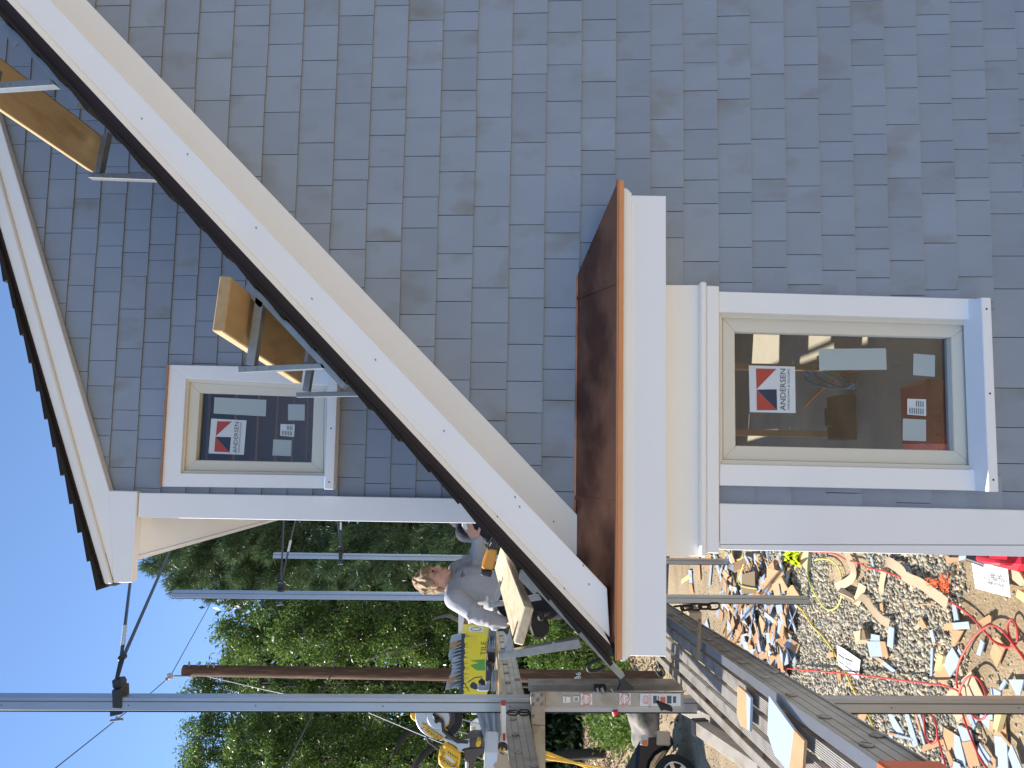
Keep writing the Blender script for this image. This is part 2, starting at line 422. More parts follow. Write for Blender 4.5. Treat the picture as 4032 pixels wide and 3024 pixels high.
def stones(name, poly, n, smin, smax, matl, holes=(), lift=0.3, seed=3):
    """loose stones spread over a polygon of the ground, as one mass"""
    r = np.random.default_rng(seed)
    pl = np.array([(p.x, p.y) for p in poly])
    lo, hi = pl.min(0), pl.max(0)
    pts = r.uniform(lo, hi, (n * 3, 2))
    def inside(q, pg):
        c = np.zeros(len(q), bool); j = len(pg) - 1
        for i in range(len(pg)):
            a, b = pg[i], pg[j]
            k = ((a[1] > q[:, 1]) != (b[1] > q[:, 1])) & (q[:, 0] < (b[0] - a[0]) * (q[:, 1] - a[1]) / (b[1] - a[1] + 1e-9) + a[0])
            c ^= k; j = i
        return c
    jit = pts + r.normal(0, 0.06, pts.shape)
    ok = inside(jit, pl)
    for h in holes: ok &= ~inside(jit, np.array([(p.x, p.y) for p in h]))
    pts = pts[ok][:n]; n = len(pts)
    t = (1 + 5 ** 0.5) / 2
    iv = np.array([(-1, t, 0), (1, t, 0), (-1, -t, 0), (1, -t, 0), (0, -1, t), (0, 1, t), (0, -1, -t), (0, 1, -t), (t, 0, -1), (t, 0, 1), (-t, 0, -1), (-t, 0, 1)], float) / 1.9
    ifc = np.array([(0, 11, 5), (0, 5, 1), (0, 1, 7), (0, 7, 10), (0, 10, 11), (1, 5, 9), (5, 11, 4), (11, 10, 2), (10, 7, 6), (7, 1, 8), (3, 9, 4), (3, 4, 2), (3, 2, 6), (3, 6, 8), (3, 8, 9), (4, 9, 5), (2, 4, 11), (6, 2, 10), (8, 6, 7), (9, 8, 1)])
    s = smin + (smax - smin) * r.random(n) ** 2.2
    v = iv[None] * (1 + r.normal(0, 0.2, (n, 12, 1))) * np.stack([s, s * r.uniform(0.6, 1, n), s * r.uniform(0.4, 0.8, n)], 1)[:, None, :]
    an = r.uniform(0, 6.28, n); tl = r.normal(0, 0.5, n)
    c, d = np.cos(tl)[:, None], np.sin(tl)[:, None]
    v = np.stack([v[..., 0] * c - v[..., 2] * d, v[..., 1], v[..., 0] * d + v[..., 2] * c], -1)
    c, d = np.cos(an)[:, None], np.sin(an)[:, None]
    v = np.stack([v[..., 0] * c - v[..., 1] * d, v[..., 0] * d + v[..., 1] * c, v[..., 2]], -1)
    v += np.concatenate([pts, (s * lift)[:, None]], 1)[:, None, :]
    f = ifc[None] + (np.arange(n) * 12)[:, None, None]
    return np_object(name, v.reshape(-1, 3), f.reshape(-1, 3), matl, props={'kind': 'stuff'})
gravel_poly = [G(3010, 2080), G(3640, 2080), G(3800, 2300), G(3720, 2420), G(3790, 2600), G(3860, 2800), G(3880, 3200), G(3200, 3200), G(3060, 2860), G(2990, 2600), G(2990, 2350)]
dirt_patch = [G(3235, 2100), G(3400, 2140), G(3430, 2260), G(3400, 2330), G(3330, 2350), G(3270, 2300)]
stones('gravel', gravel_poly, 26000, 0.010, 0.030, M['stone'], holes=[dirt_patch])
stones('loose_pebbles', [G(2440, 2040), G(4300, 2000), G(4300, 3250), G(2500, 3250)], 17000, 0.005, 0.019, M['stone'], seed=8, lift=0.15)

# ================================================================== HOUSE
house = thing('house', 'blue grey shingled house with white trim, copper pent roof and two new windows', 'house', (0.9, 2.85, 0))
YF, YK, YR, YRK = 2.85, 2.59, 3.85, 3.80
def slab_px(mb, pts, Y, th, mi=0):
    return mb.prism([W(x, y, Y) for x, y in pts], (0, th, 0), mi)
# --- sloping lines of the two gables (in x, z)
def line_px(a, b, Y):
    p, q = W(*a, Y), W(*b, Y)
    return (p, (q - p).normalized())
def on_line(L, x):
    p, d = L; return p.z + d.z / d.x * (x - p.x)
L_frieze = line_px((340, 0), (2269, 2024), YF)              # lower edge of the rake frieze, on the wall
L_fascia = line_px((197, 0), (2390, 2317), YK)              # lower edge of the barge board
L_crown = line_px((62, 0), (2377, 2484), YK)
L_drip = line_px((30, 0), (2400, 2532), YK)                 # top of the barge board
L_roof = line_px((-48, 0), (1917, 2095), 2.555)              # roof surface at its front edge
L_rear_low = line_px((125, 900), (419, 1896), YRK)
L_rear_crown = line_px((62, 900), (340, 1908), YRK)
L_rear_drip = line_px((12, 912), (304, 1908), YRK)
L_rear_roof = line_px((3, 1009), (389, 2311), 3.765)

def clip(poly, fn):
    out = []
    for i in range(len(poly)):
        a, b = poly[i], poly[(i + 1) % len(poly)]
        fa, fb = fn(a), fn(b)
        if fa >= 0: out.append(a)
        if (fa >= 0) != (fb >= 0):
            t = fa / (fa - fb); out.append((a[0] + (b[0] - a[0]) * t, a[1] + (b[1] - a[1]) * t))
    return out
def courses(zs, x0, x1, Y, above, below, cuts, xvis, seed, wall, hide=lambda a, b, c, d: False):
    """lay single shingles course by course; those in view are pieces of their own"""
    r = random.Random(seed); singles = []; rest = MB(); xclip = x0 - 0.005
    prev = []
    for k, z in enumerate(zs):
        ex = (zs[k - 1] - z) if k else (z - zs[1])
        top = z + ex + 0.022
        x = x0 - r.random() * 0.15; joints = []
        while x < x1:
            for _ in range(20):
                w = r.choice([r.uniform(0.075, 0.13), r.uniform(0.11, 0.17), r.uniform(0.13, 0.23)])
                if all(abs(x + w - j) > 0.022 for j in prev): break
            joints.append(x + w)
            tl = r.uniform(-0.0015, 0.0015); jz = r.uniform(-0.0015, 0.0015)
            segs = [(x + 0.0013, x + w - 0.0013)]
            for (cx0, cx1, cz0, cz1) in cuts:
                if top > cz0 + 0.03 and z < cz1 - 0.0:
                    ns = []
                    for a, b in segs:
                        if b <= cx0 or a >= cx1: ns.append((a, b))
                        else:
                            if a < cx0: ns.append((a, cx0))
                            if b > cx1: ns.append((cx1, b))
                    segs = ns
            for a, b in segs:
                if b - a < 0.006: continue
                pg = [(a, z + jz), (b, z + jz), (b + tl * 0.3, top), (a + tl * 0.3, top)]
                for fn in (above, below, lambda q_: q_[0] - xclip):
                    if fn: pg = clip(pg, fn)
                    if len(pg) < 3: break
                if len(pg) < 3: continue
                ar = abs(sum(pg[i][0] * pg[(i + 1) % len(pg)][1] - pg[(i + 1) % len(pg)][0] * pg[i][1] for i in range(len(pg)))) / 2
                butt = 0.0105 + r.uniform(-0.001, 0.002)
                vv = []
                for (px_, pz) in pg:
                    t = max(0, min(1, (pz - z) / (top - z)))
                    vv.append(Vector((px_, Y + 0.004 - (butt * (1 - t) + 0.0005), pz)))
                n = len(vv)
                bk = [Vector((p.x, Y + 0.008, p.z)) for p in vv]
                fs = [tuple(range(n)), tuple(range(2 * n - 1, n - 1, -1))] + [(i, i + n, (i + 1) % n + n, (i + 1) % n) for i in range(n)]
                if hide(a, b, z, top): continue
                if xvis(a, b, z, top) and ar > 0.0012: singles.append((ar, vv + bk, fs))
                else: rest.add(vv + bk, fs)
            x += w
        prev = joints
    return singles, rest

zf = [3.8623 + 0.1354 * k for k in range(14, 0, -1)] + [3.8623, 3.7269, 3.5916, 3.4562, 3.3208, 3.1872, 3.0529, 2.9205, 2.788, 2.6614, 2.5289, 2.4022, 2.2709, 2.1406, 2.0121, 1.8836, 1.7551, 1.6265, 1.4962, 1.368, 1.24]
zr = [5.7008 + 0.135 * k for k in range(14, 0, -1)] + [5.7008, 5.5651, 5.431, 5.2961, 5.1643, 5.0325, 4.9078, 4.7894] + [4.7894 - 0.1275 * k for k in range(1, 12)]
dn = Vector((-L_frieze[1].z, 0, L_frieze[1].x)).normalized()
if dn.z < 0: dn = -dn
fr_side = lambda q: 0.06 - (Vector((q[0], YF, q[1])) - L_frieze[0]).dot(dn)
rr_side = lambda q: (on_line(L_rear_low, q[0]) + 0.06) - q[1]
roof_hide = lambda q: q[1] - (on_line(L_roof, q[0]) - 0.05)
win1 = (-0.045, 0.575, 1.53, 2.66)
win2 = (-0.14, 0.37, 4.23, 4.99)
fw = MB()
# sheathing behind the shingles, with the window opening left free
fr_z = lambda x: on_line(L_frieze, x) + 0.03
fw.prism([(-0.33, YF + 0.009, 0.3), (win1[0], YF + 0.009, 0.3), (win1[0], YF + 0.009, fr_z(win1[0])), (-0.33, YF + 0.009, fr_z(-0.33))], (0, 0.11, 0))
fw.prism([(win1[1], YF + 0.009, 0.3), (3.2, YF + 0.009, 0.3), (3.2, YF + 0.009, fr_z(3.2)), (win1[1], YF + 0.009, fr_z(win1[1]))], (0, 0.11, 0))
fw.prism([(win1[0], YF + 0.009, 0.3), (win1[1], YF + 0.009, 0.3), (win1[1], YF + 0.009, win1[2]), (win1[0], YF + 0.009, win1[2])], (0, 0.11, 0))
fw.prism([(win1[0], YF + 0.009, win1[3]), (win1[1], YF + 0.009, win1[3]), (win1[1], YF + 0.009, fr_z(win1[1])), (win1[0], YF + 0.009, fr_z(win1[0]))], (0, 0.11, 0))
front_wall = fw.build('front_gable_wall', M['sheathing'], house)
rw = MB()
rl = lambda x: on_line(L_rear_low, x) + 0.03
rw.prism([(-0.27, YR + 0.009, 2.6), (win2[0], YR + 0.009, 2.6), (win2[0], YR + 0.009, rl(win2[0])), (-0.27, YR + 0.009, rl(-0.27))], (0, 0.11, 0))
rw.prism([(win2[1], YR + 0.009, 2.6), (5.2, YR + 0.009, 2.6), (5.2, YR + 0.009, rl(5.2)), (win2[1], YR + 0.009, rl(win2[1]))], (0, 0.11, 0))
rw.prism([(win2[0], YR + 0.009, win2[3]), (win2[1], YR + 0.009, win2[3]), (win2[1], YR + 0.009, rl(win2[1])), (win2[0], YR + 0.009, rl(win2[0]))], (0, 0.11, 0))
rw.prism([(win2[0], YR + 0.009, 2.6), (win2[1], YR + 0.009, 2.6), (win2[1], YR + 0.009, 4.23), (win2[0], YR + 0.009, 4.23)], (0, 0.11, 0))
rear_wall = rw.build('rear_gable_wall', M['sheathing'], house)
sf, restf = courses(zf, -0.2, 3.1, YF, None, fr_side, [win1], lambda a, b, z, t: a < 1.83 and z > 1.25 and (z < 4.95), 5, front_wall,
                    hide=lambda a, b, z, t: b < 0.6 and z > 2.66 and t < 3.06)
sr, restr = courses(zr, -0.26, 4.0, YR, roof_hide, rr_side, [win2], lambda a, b, z, t: a < on_line((Vector((2.32, 0, 6.02)), Vector((1, 0, -0.0001))), a) and a < 2.45 and z < 5.98, 9, rear_wall)
allS = sorted([(s[0], 0, s) for s in sf] + [(s[0] * 0.55, 1, s) for s in sr], key=lambda q: -q[0])
for i, (_, w_, (ar, vv, fs)) in enumerate(allS):
    if i < 300:
        q = MB(); q.add(vv, fs)
        q.build('shingle', M['shingle'], front_wall if w_ == 0 else rear_wall)
    else:
        (restf if w_ == 0 else restr).add(vv, fs)
for q, w_ in ((restf, front_wall), (restr, rear_wall)):
    q.build('shingle_courses', M['shingle_many'], w_, props={'kind': 'stuff'})

# --- trim on the front wall
T = M['trim']
q = MB(); slab_px(q, [(2834, 1983), (4120, 2011), (4120, 2145), (2836, 2143)], 2.828, 0.03); q.build('corner_board', T, house, bevel=0.002)
q = MB(); slab_px(q, [(2836, 2145), (4120, 2148), (4120, 2194), (2837, 2165)], 2.831, 0.16); q.build('corner_board', T, house, bevel=0.002)
q = MB(); slab_px(q, [(2600, 1122), (2757, 1122), (2757, 2190), (2600, 2190)], 2.826, 0.03); q.build('frieze_board', T, house, bevel=0.002)
q = MB(); slab_px(q, [(2757, 1108), (2783, 1108), (2783, 2195), (2757, 2195)], 2.800, 0.05); q.build('head_moulding', T, house, bevel=0.006)
q = MB(); slab_px(q, [(2783, 1124), (2832, 1126), (2832, 2180), (2783, 2178)], 2.812, 0.04); q.build('head_board', T, house, bevel=0.003)
# --- rake boards of the front gable
def along(L, xa, xb): return [(xa, on_line(L, xa)), (xb, on_line(L, xb))]
XT = 3.2
def band(mb, La, Lb, x0a, x0b, x1, Y, th, mi=0):
    a = along(La, x0a, x1); b = along(Lb, x0b, x1)
    return mb.prism([(a[0][0], Y, a[0][1]), (a[1][0], Y, a[1][1]), (b[1][0], Y, b[1][1]), (b[0][0], Y, b[0][1])], (0, th, 0), mi)
q = MB(); band(q, L_crown, L_fascia, W(2395, 2510, YK).x, W(2390, 2317, YK).x, XT, YK, 0.02); q.build('rake_fascia', T, house, bevel=0.002)
q = MB()
c0, c1 = W(2377, 2484, YK), W(2400, 2532, YK)
a = along(L_crown, c0.x - 0.0, XT); b = along(L_drip, c1.x, XT)
for s in range(4):          # curved crown moulding in four steps
    t0, t1 = s / 4, (s + 1) / 4
    lerp = lambda t, e: (a[e][0] + (b[e][0] - a[e][0]) * t, a[e][1] + (b[e][1] - a[e][1]) * t)
    y0, y1 = YK - 0.026 * math.sin(t0 * 1.57), YK - 0.026 * math.sin(t1 * 1.57)
    p0, p1, p2, p3 = lerp(t0, 0), lerp(t0, 1), lerp(t1, 1), lerp(t1, 0)
    q.hexa([(p0[0], y0, p0[1]), (p1[0], y0, p1[1]), (p1[0], YK + 0.019, p1[1]), (p0[0], YK + 0.019, p0[1]), (p3[0], y1, p3[1]), (p2[0], y1, p2[1]), (p2[0], YK + 0.019, p2[1]), (p3[0], YK + 0.019, p3[1])])
q.build('crown_moulding', T, house)
q = MB()
nf = Vector((-L_fascia[1].z, 0, L_fascia[1].x)); nf = nf if nf.z > 0 else -nf
x0 = W(2267, 1960, YF).x
f0 = Vector((W(2390, 2317, YK).x, 0, 0)); f0.z = on_line(L_fascia, f0.x) + 0.02
f1 = Vector((XT, 0, on_line(L_fascia, XT) + 0.02))
q.prism([(f0.x, YK + 0.022, f0.z), (f1.x, YK + 0.022, f1.z), (f1.x, YF - 0.022, f1.z), (f0.x, YF - 0.022, f0.z)], nf * 0.012); q.build('rake_soffit', T, house)
q = MB()
fz = lambda x: on_line(L_frieze, x)
q.prism([(-0.36, YF - 0.02, fz(-0.36)), (XT, YF - 0.02, fz(XT)), (XT, YF - 0.02, fz(XT) + 0.26), (-0.36, YF - 0.02, fz(-0.36) + 0.26)], (0, 0.03, 0)); q.build('rake_frieze', T, house, bevel=0.002)
q = MB()
e0 = W(2440, 2592, 2.56); e1 = W(2415, 2545, 2.56)
a = along(L_drip, e1.x, XT); b = along(L_roof, e0.x, XT)
q.prism([(a[0][0], 2.562, a[0][1]), (a[1][0], 2.562, a[1][1]), (b[1][0], 2.562, b[1][1] - 0.006), (b[0][0], 2.562, b[0][1] - 0.006)], (0, 0.022, 0))
hd = Vector((L_drip[1].x, 0, L_drip[1].z)); hd = hd if hd.x > 0 else -hd
mid = [(a[i][0] * 0.45 + b[i][0] * 0.55, a[i][1] * 0.45 + b[i][1] * 0.55) for i in (0, 1)]
q.beam((mid[0][0], 2.558, mid[0][1]), (mid[1][0], 2.558, mid[1][1]), 0.008, 0.004)
q.build('drip_edge', M['drip'], house)
for (x, y) in (k for k in ((2030, 1961), (2048, 1999), (2182, 2058), (2298, 2230), (2224, 2322), (2321, 2304), (1960, 2038), (1750, 1700), (1480, 1420), (1230, 1180), (1010, 900), (560, 470), (740, 610))):
    q = MB(); c = W(x, y, YK - 0.0008); q.beam(c, c + Vector((0.006, 0, 0.003)), 0.003, 0.0012, up=(0, 1, 0)); q.build('nail_mark', M['gasket'], house)
# --- front roof: deck and its courses of asphalt shingles
q = MB()
dz = 0.012
q.prism([(e0.x, 2.586, on_line(L_roof, e0.x) - dz), (XT, 2.586, on_line(L_roof, XT) - dz), (XT, 2.586, on_line(L_roof, XT) - 0.05), (e0.x, 2.586, on_line(L_roof, e0.x) - 0.05)], (0, YR - 2.59 + 0.0, 0))
q.prism([(e0.x, YR + 0.001, on_line(L_roof, e0.x) - dz), (-0.72, YR + 0.001, on_line(L_roof, -0.72) - dz), (-0.72, YR + 0.001, on_line(L_roof, -0.72) - 0.05), (e0.x, YR + 0.001, on_line(L_roof, e0.x) - 0.05)], (0, 1.6, 0))
roof1 = q.build('roof', M['sheathing'], house)
d1 = Vector((L_roof[1].x, 0, L_roof[1].z)); d1 = d1 if d1.x > 0 else -d1
n1 = Vector((-d1.z, 0, d1.x))
base = Vector((e0.x - 0.02, 0, on_line(L_roof, e0.x - 0.02)))
rs = random.Random(4)
k = 0; s = 0.0
while (base + d1 * s).x < XT:
    o = base + d1 * s; L = 0.143; w = rs.uniform(-0.006, 0.006)
    yb = YR if (o + d1 * L).x > -0.74 else 5.4
    th = 0.006 + rs.uniform(0, 0.004)
    q = MB()
    y = 2.553 + w
    cuts_ = [y]
    while y < yb - 0.02:
        y = min(yb - 0.003, y + rs.uniform(0.12, 0.3)); cuts_.append(y)
    for ya, yb_ in zip(cuts_[:-1], cuts_[1:]):
        t = th + rs.choice([0, 0, 0.004])
        q.hexa([o + Vector((0, ya + .001, 0)) - n1 * 0.008, o + Vector((0, yb_ - .001, 0)) - n1 * 0.008, o + d1 * (L + 0.02) + Vector((0, yb_ - .001, 0)) - n1 * 0.010, o + d1 * (L + 0.02) + Vector((0, ya + .001, 0)) - n1 * 0.010,
                o + Vector((0, ya + .001, 0)) + n1 * t, o + Vector((0, yb_ - .001, 0)) + n1 * t, o + d1 * (L + 0.02) + Vector((0, yb_ - .001, 0)) - n1 * 0.003, o + d1 * (L + 0.02) + Vector((0, ya + .001, 0)) - n1 * 0.003])
    q.build('roof_shingle', M['asphalt_shingle'], roof1)
    s += L
# --- copper pent roof (cornice return) over the window
zc_w = W(2267, 1500, YF).z
zn_t, zn_b = W(2427, 1650, 2.57).z, W(2452, 1650, 2.57).z
xl, xr = W(2440, 2592, 2.57).x, W(2431, 717, 2.57).x
q = MB()
xwl, xwr = xl + 0.28, W(2267, 1088, YF).x
cop = [(xl, 2.57, zn_t), (xr, 2.57, zn_t), (xwr, YF - 0.001, zc_w), (xwl, YF - 0.001, zc_w)]
q.add([Vector(p) for p in cop] + [Vector((xr, YF - 0.001, zn_t - 0.01)), Vector((xl, YF - 0.001, zn_t - 0.01)), Vector((xl, 2.57, zn_t - 0.012)), Vector((xr, 2.57, zn_t - 0.012))],
      [(0, 1, 2, 3), (1, 4, 2), (0, 3, 5), (6, 7, 1, 0), (7, 4, 1), (6, 0, 5), (6, 5, 4, 7), (2, 4, 5, 3)])
q.box((xwl, YF - 0.010, zc_w - 0.004), (xwr - 0.002, YF - 0.001, zc_w + 0.003))
for tx in np.linspace(xl + 0.5, xr - 0.35, 2):       # flat lock seams
    q.beam(Vector((tx, 2.572, zn_t + 0.002)), Vector((tx, YF - 0.004, zc_w + 0.001)), 0.012, 0.003)
q.build('copper_roof', M['copper'], house)
q = MB(); q.box((xl - 0.004, 2.563, zn_b), (xr + 0.004, 2.5695, zn_t + 0.003)); q.cyl((xl - 0.004, 2.562, zn_t), (xr + 0.004, 2.562, zn_t), 0.005)
q.box((xr - 0.001, 2.57, zn_b), (xr + 0.004, 2.83, zn_t)); q.box((xl - 0.004, 2.57, zn_b), (xl + 0.001, 2.83, zn_t))
q.build('copper_edge', M['copper_bright'], house)
zb_c, zb_f = W(2485, 1690, 2.585).z, W(2625, 1690, 2.595).z
cl, cr_ = W(2477, 2605, 2.585).x, W(2456, 741, 2.585).x
fl_, fr_ = W(2550, 2585, 2.60).x, W(2560, 769, 2.60).x
q = MB()
for s in range(4):
    t0, t1 = s / 4, (s + 1) / 4
    e = 0.018 * math.sin(t1 * 1.57)
    q.box((cl + 0.018 - e, 2.602 - e, zb_c + (zn_b - zb_c) * t0), (cr_ - 0.018 + e, YF, zb_c + (zn_b - zb_c) * t1))
q.build('crown_moulding', T, house)
q = MB(); q.box((fl_, 2.603, zb_f), (fr_, 2.625, zb_c)); q.box((fl_, 2.627, zb_f), (fl_ + 0.02, YF - 0.002, zb_c)); q.box((fr_ - 0.02, 2.627, zb_f), (fr_, YF - 0.002, zb_c)); q.build('return_fascia', T, house, bevel=0.002)
q = MB(); q.box((fl_ + 0.022, 2.627, zb_f + 0.012), (fr_ - 0.022, YF - 0.03, zb_f + 0.024)); q.build('return_soffit', T, house)
# --- rear gable trim and roof
q = MB(); band(q, L_rear_crown, L_rear_low, W(440, 2295, YRK).x, W(430, 1935, YRK).x, 5.2, YRK, 0.045); q.build('rake_fascia', T, house, bevel=0.003)
q = MB(); band(q, L_rear_drip, L_rear_crown, W(422, 2297, YRK).x, W(436, 2297, YRK).x, 5.2, YRK - 0.02, 0.06); q.build('crown_moulding', T, house, bevel=0.006)
q = MB(); slab_px(q, [(428, 1932), (540, 1935), (520, 2294), (446, 2295)], YRK - 0.002, 0.05); q.build('pork_chop', T, house, bevel=0.003)
q = MB(); band(q, L_rear_roof, L_rear_drip, W(389, 2311, 3.765).x, W(420, 2299, 3.765).x, 5.2, 3.775, 0.024); q.build('drip_edge', M['drip'], house)
q = MB()
x0 = W(389, 2311, 3.765).x; rz = lambda x: on_line(L_rear_roof, x); xe = W(527, 2190, YRK).x - 0.03
q.prism([(x0, 3.80, rz(x0) - 0.01), (5.2, 3.80, rz(5.2) - 0.01), (5.2, 3.80, rz(5.2) - 0.06), (x0, 3.80, rz(x0) - 0.06)], (0, 0.055, 0)); q.prism([(xe, 3.856, rz(xe) - 0.01), (5.2, 3.856, rz(5.2) - 0.01), (5.2, 3.856, rz(5.2) - 0.06), (xe, 3.856, rz(xe) - 0.06)], (0, 5.9, 0))
roof2 = q.build('roof', M['sheathing'], house)
d2 = Vector((L_rear_roof[1].x, 0, L_rear_roof[1].z)); d2 = d2 if d2.x > 0 else -d2
n2 = Vector((-d2.z, 0, d2.x)); base = Vector((x0 - 0.012, 0, rz(x0 - 0.012))); s = 0.0
while (base + d2 * s).x < 5.0:
    o = base + d2 * s; L = 0.145; th = 0.010 + rs.uniform(0, 0.010); ya = 3.752 + rs.uniform(-0.006, 0.006); yb = 9.8 if o.x > xe - 0.06 else 3.86
    q = MB()
    q.hexa([o + Vector((0, ya, 0)) - n2 * 0.012, o + Vector((0, yb, 0)) - n2 * 0.012, o + d2 * (L + 0.02) + Vector((0, yb, 0)) - n2 * 0.014, o + d2 * (L + 0.02) + Vector((0, ya, 0)) - n2 * 0.014,
            o + Vector((0, ya, 0)) + n2 * th, o + Vector((0, yb, 0)) + n2 * th, o + d2 * (L + 0.02) + Vector((0, yb, 0)) - n2 * 0.002, o + d2 * (L + 0.02) + Vector((0, ya, 0)) - n2 * 0.002])
    q.build('roof_shingle', M['asphalt_shingle'], roof2)
    s += L
q = MB()
cxl, cxr = W(1200, 2049, 3.81).x, W(1200, 1952, 3.81).x
q.box((cxl, 3.812, 2.6), (cxr, 3.845, W(544, 1990, 3.81).z)); q.box((cxl, 3.847, 2.6), (cxl + 0.02, 3.98, W(544, 1990, 3.81).z)); q.build('corner_board', T, house, bevel=0.002)
q = MB()
zs_ = W(531, 2100, YRK).z; so = W(527, 2190, YRK).x
q.box((so, YRK + 0.051, zs_), (cxl + 0.02, 9.7, zs_ + 0.02)); q.build('eave_soffit', T, house)
q = MB(); q.box((so - 0.022, YRK + 0.051, zs_ - 0.006), (so - 0.002, 9.7, zs_ + 0.07)); q.build('eave_fascia', T, house)
# --- the side wall on the scaffold side, with unseen openings added to let sun into ground floor and attic
q = MB()
xs = cxl + 0.021
q.box((xs, 3.99, 3.25), (xs + 0.1, 4.5, zs_ + 0.02)); q.box((xs, 6.9, 3.25), (xs + 0.1, 9.7, zs_ + 0.02)); q.box((xs, 4.5, 3.25), (xs + 0.1, 6.9, 3.5)); q.box((xs, 4.5, 4.8), (xs + 0.1, 6.9, zs_ + 0.02)); q.box((xs, 2.965, 0.3), (xs + 0.1, 3.6, 3.24)); q.box((xs, 7.6, 0.3), (xs + 0.1, 9.7, 3.25)); q.box((xs, 3.6, 0.3), (xs + 0.1, 7.6, 1.02)); q.box((xs, 3.6, 3.05), (xs + 0.1, 7.6, 3.245))
for y_ in (4.5, 5.25, 6.5): q.box((xs, y_, 1.02), (xs + 0.1, y_ + 0.1, 3.05))
q.build('side_wall', M['bluegrey'], house)
# --- rooms behind the glass
q = MB(); q.box((xs + 0.1, 2.97, 0.9), (3.2, 8.0, 1.0)); q.build('room_floor', M['plywood'], house)
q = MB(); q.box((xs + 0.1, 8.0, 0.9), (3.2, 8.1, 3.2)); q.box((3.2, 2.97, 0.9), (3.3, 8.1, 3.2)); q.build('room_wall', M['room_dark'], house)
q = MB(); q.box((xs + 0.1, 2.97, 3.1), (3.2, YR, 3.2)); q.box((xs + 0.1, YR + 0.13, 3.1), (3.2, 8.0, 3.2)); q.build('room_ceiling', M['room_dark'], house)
for i, (x, y) in enumerate(((0.16, 5.3), (0.62, 5.3), (1.1, 5.3), (0.35, 7.9), (0.75, 7.9), (1.15, 7.9))):
    q = MB(); q.box((x, y, 1.0), (x + 0.04, y + 0.09, 3.1)); q.build('stud', M['stud'], house)
for i in range(7):
    q = MB(); z = 5.35 - 0.0; y = 4.3 + i * 0.42
    q.box((-0.15, y, 5.0), (4.5, y + 0.04, 5.16)); q.build('rafter', M['stud'], house)
for i in range(5):
    q = MB(); q.box((-0.5, 4.1, 4.0 + i * 0.32), (4.5, 4.9 + 1.6, 4.02 + i * 0.32)) if False else q.box((0.0 + i * 0.3, 7.2, 3.25), (0.04 + i * 0.3, 7.3, 5.0)); q.build('stud', M['stud'], house)
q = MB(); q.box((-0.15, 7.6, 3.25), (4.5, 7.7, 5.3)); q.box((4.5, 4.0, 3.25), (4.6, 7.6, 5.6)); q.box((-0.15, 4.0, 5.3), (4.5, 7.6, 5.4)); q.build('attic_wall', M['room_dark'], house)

rm_ = G(3590, 1620, 1.2)
q = MB(); q.box(rm_ + Vector((-0.2, -0.14, -0.2)), rm_ + Vector((0.16, 0.14, 0.0)))
single(q, 'storage_bin', M['gas_red'], 'red bin on the floor inside the lower window', 'bin', bevel=0.03)
rm_ = G(3290, 1640, 1.1)
q = MB(); q.box(rm_ + Vector((-0.16, -0.1, -0.1)), rm_ + Vector((0.14, 0.1, 0.02))); q.box(rm_ + Vector((-0.07, -0.02, 0.02)), rm_ + Vector((0.06, 0.02, 0.07)))
single(q, 'tool_box', M['rubber'], 'dark tool box on the floor inside the lower window', 'tool box', bevel=0.01)
q = MB(); pts_ = [G(3270 + 90 * math.cos(a) * (1 + 0.2 * math.sin(3 * a)), 1490 + 40 * math.sin(a * 1.13), 1.02 + 0.004 * a) for a in np.linspace(0, 19, 60)]
q.tube(pts_, 0.008, 6); single(q, 'blue_hose', mat('blue_hose', (0.05, 0.32, 0.45), 0.5), 'coiled blue hose on the floor inside the lower window', 'hose', smooth=True)
q = MB(); q.tube(spline([G(3170, 1600, 1.02), G(3230, 1540, 1.02), G(3330, 1470, 1.02), G(3420, 1440, 1.02)], 5), 0.01, 6); single(q, 'extension_cord', M['orange'], 'orange cord on the floor inside the lower window', 'cord', smooth=True)
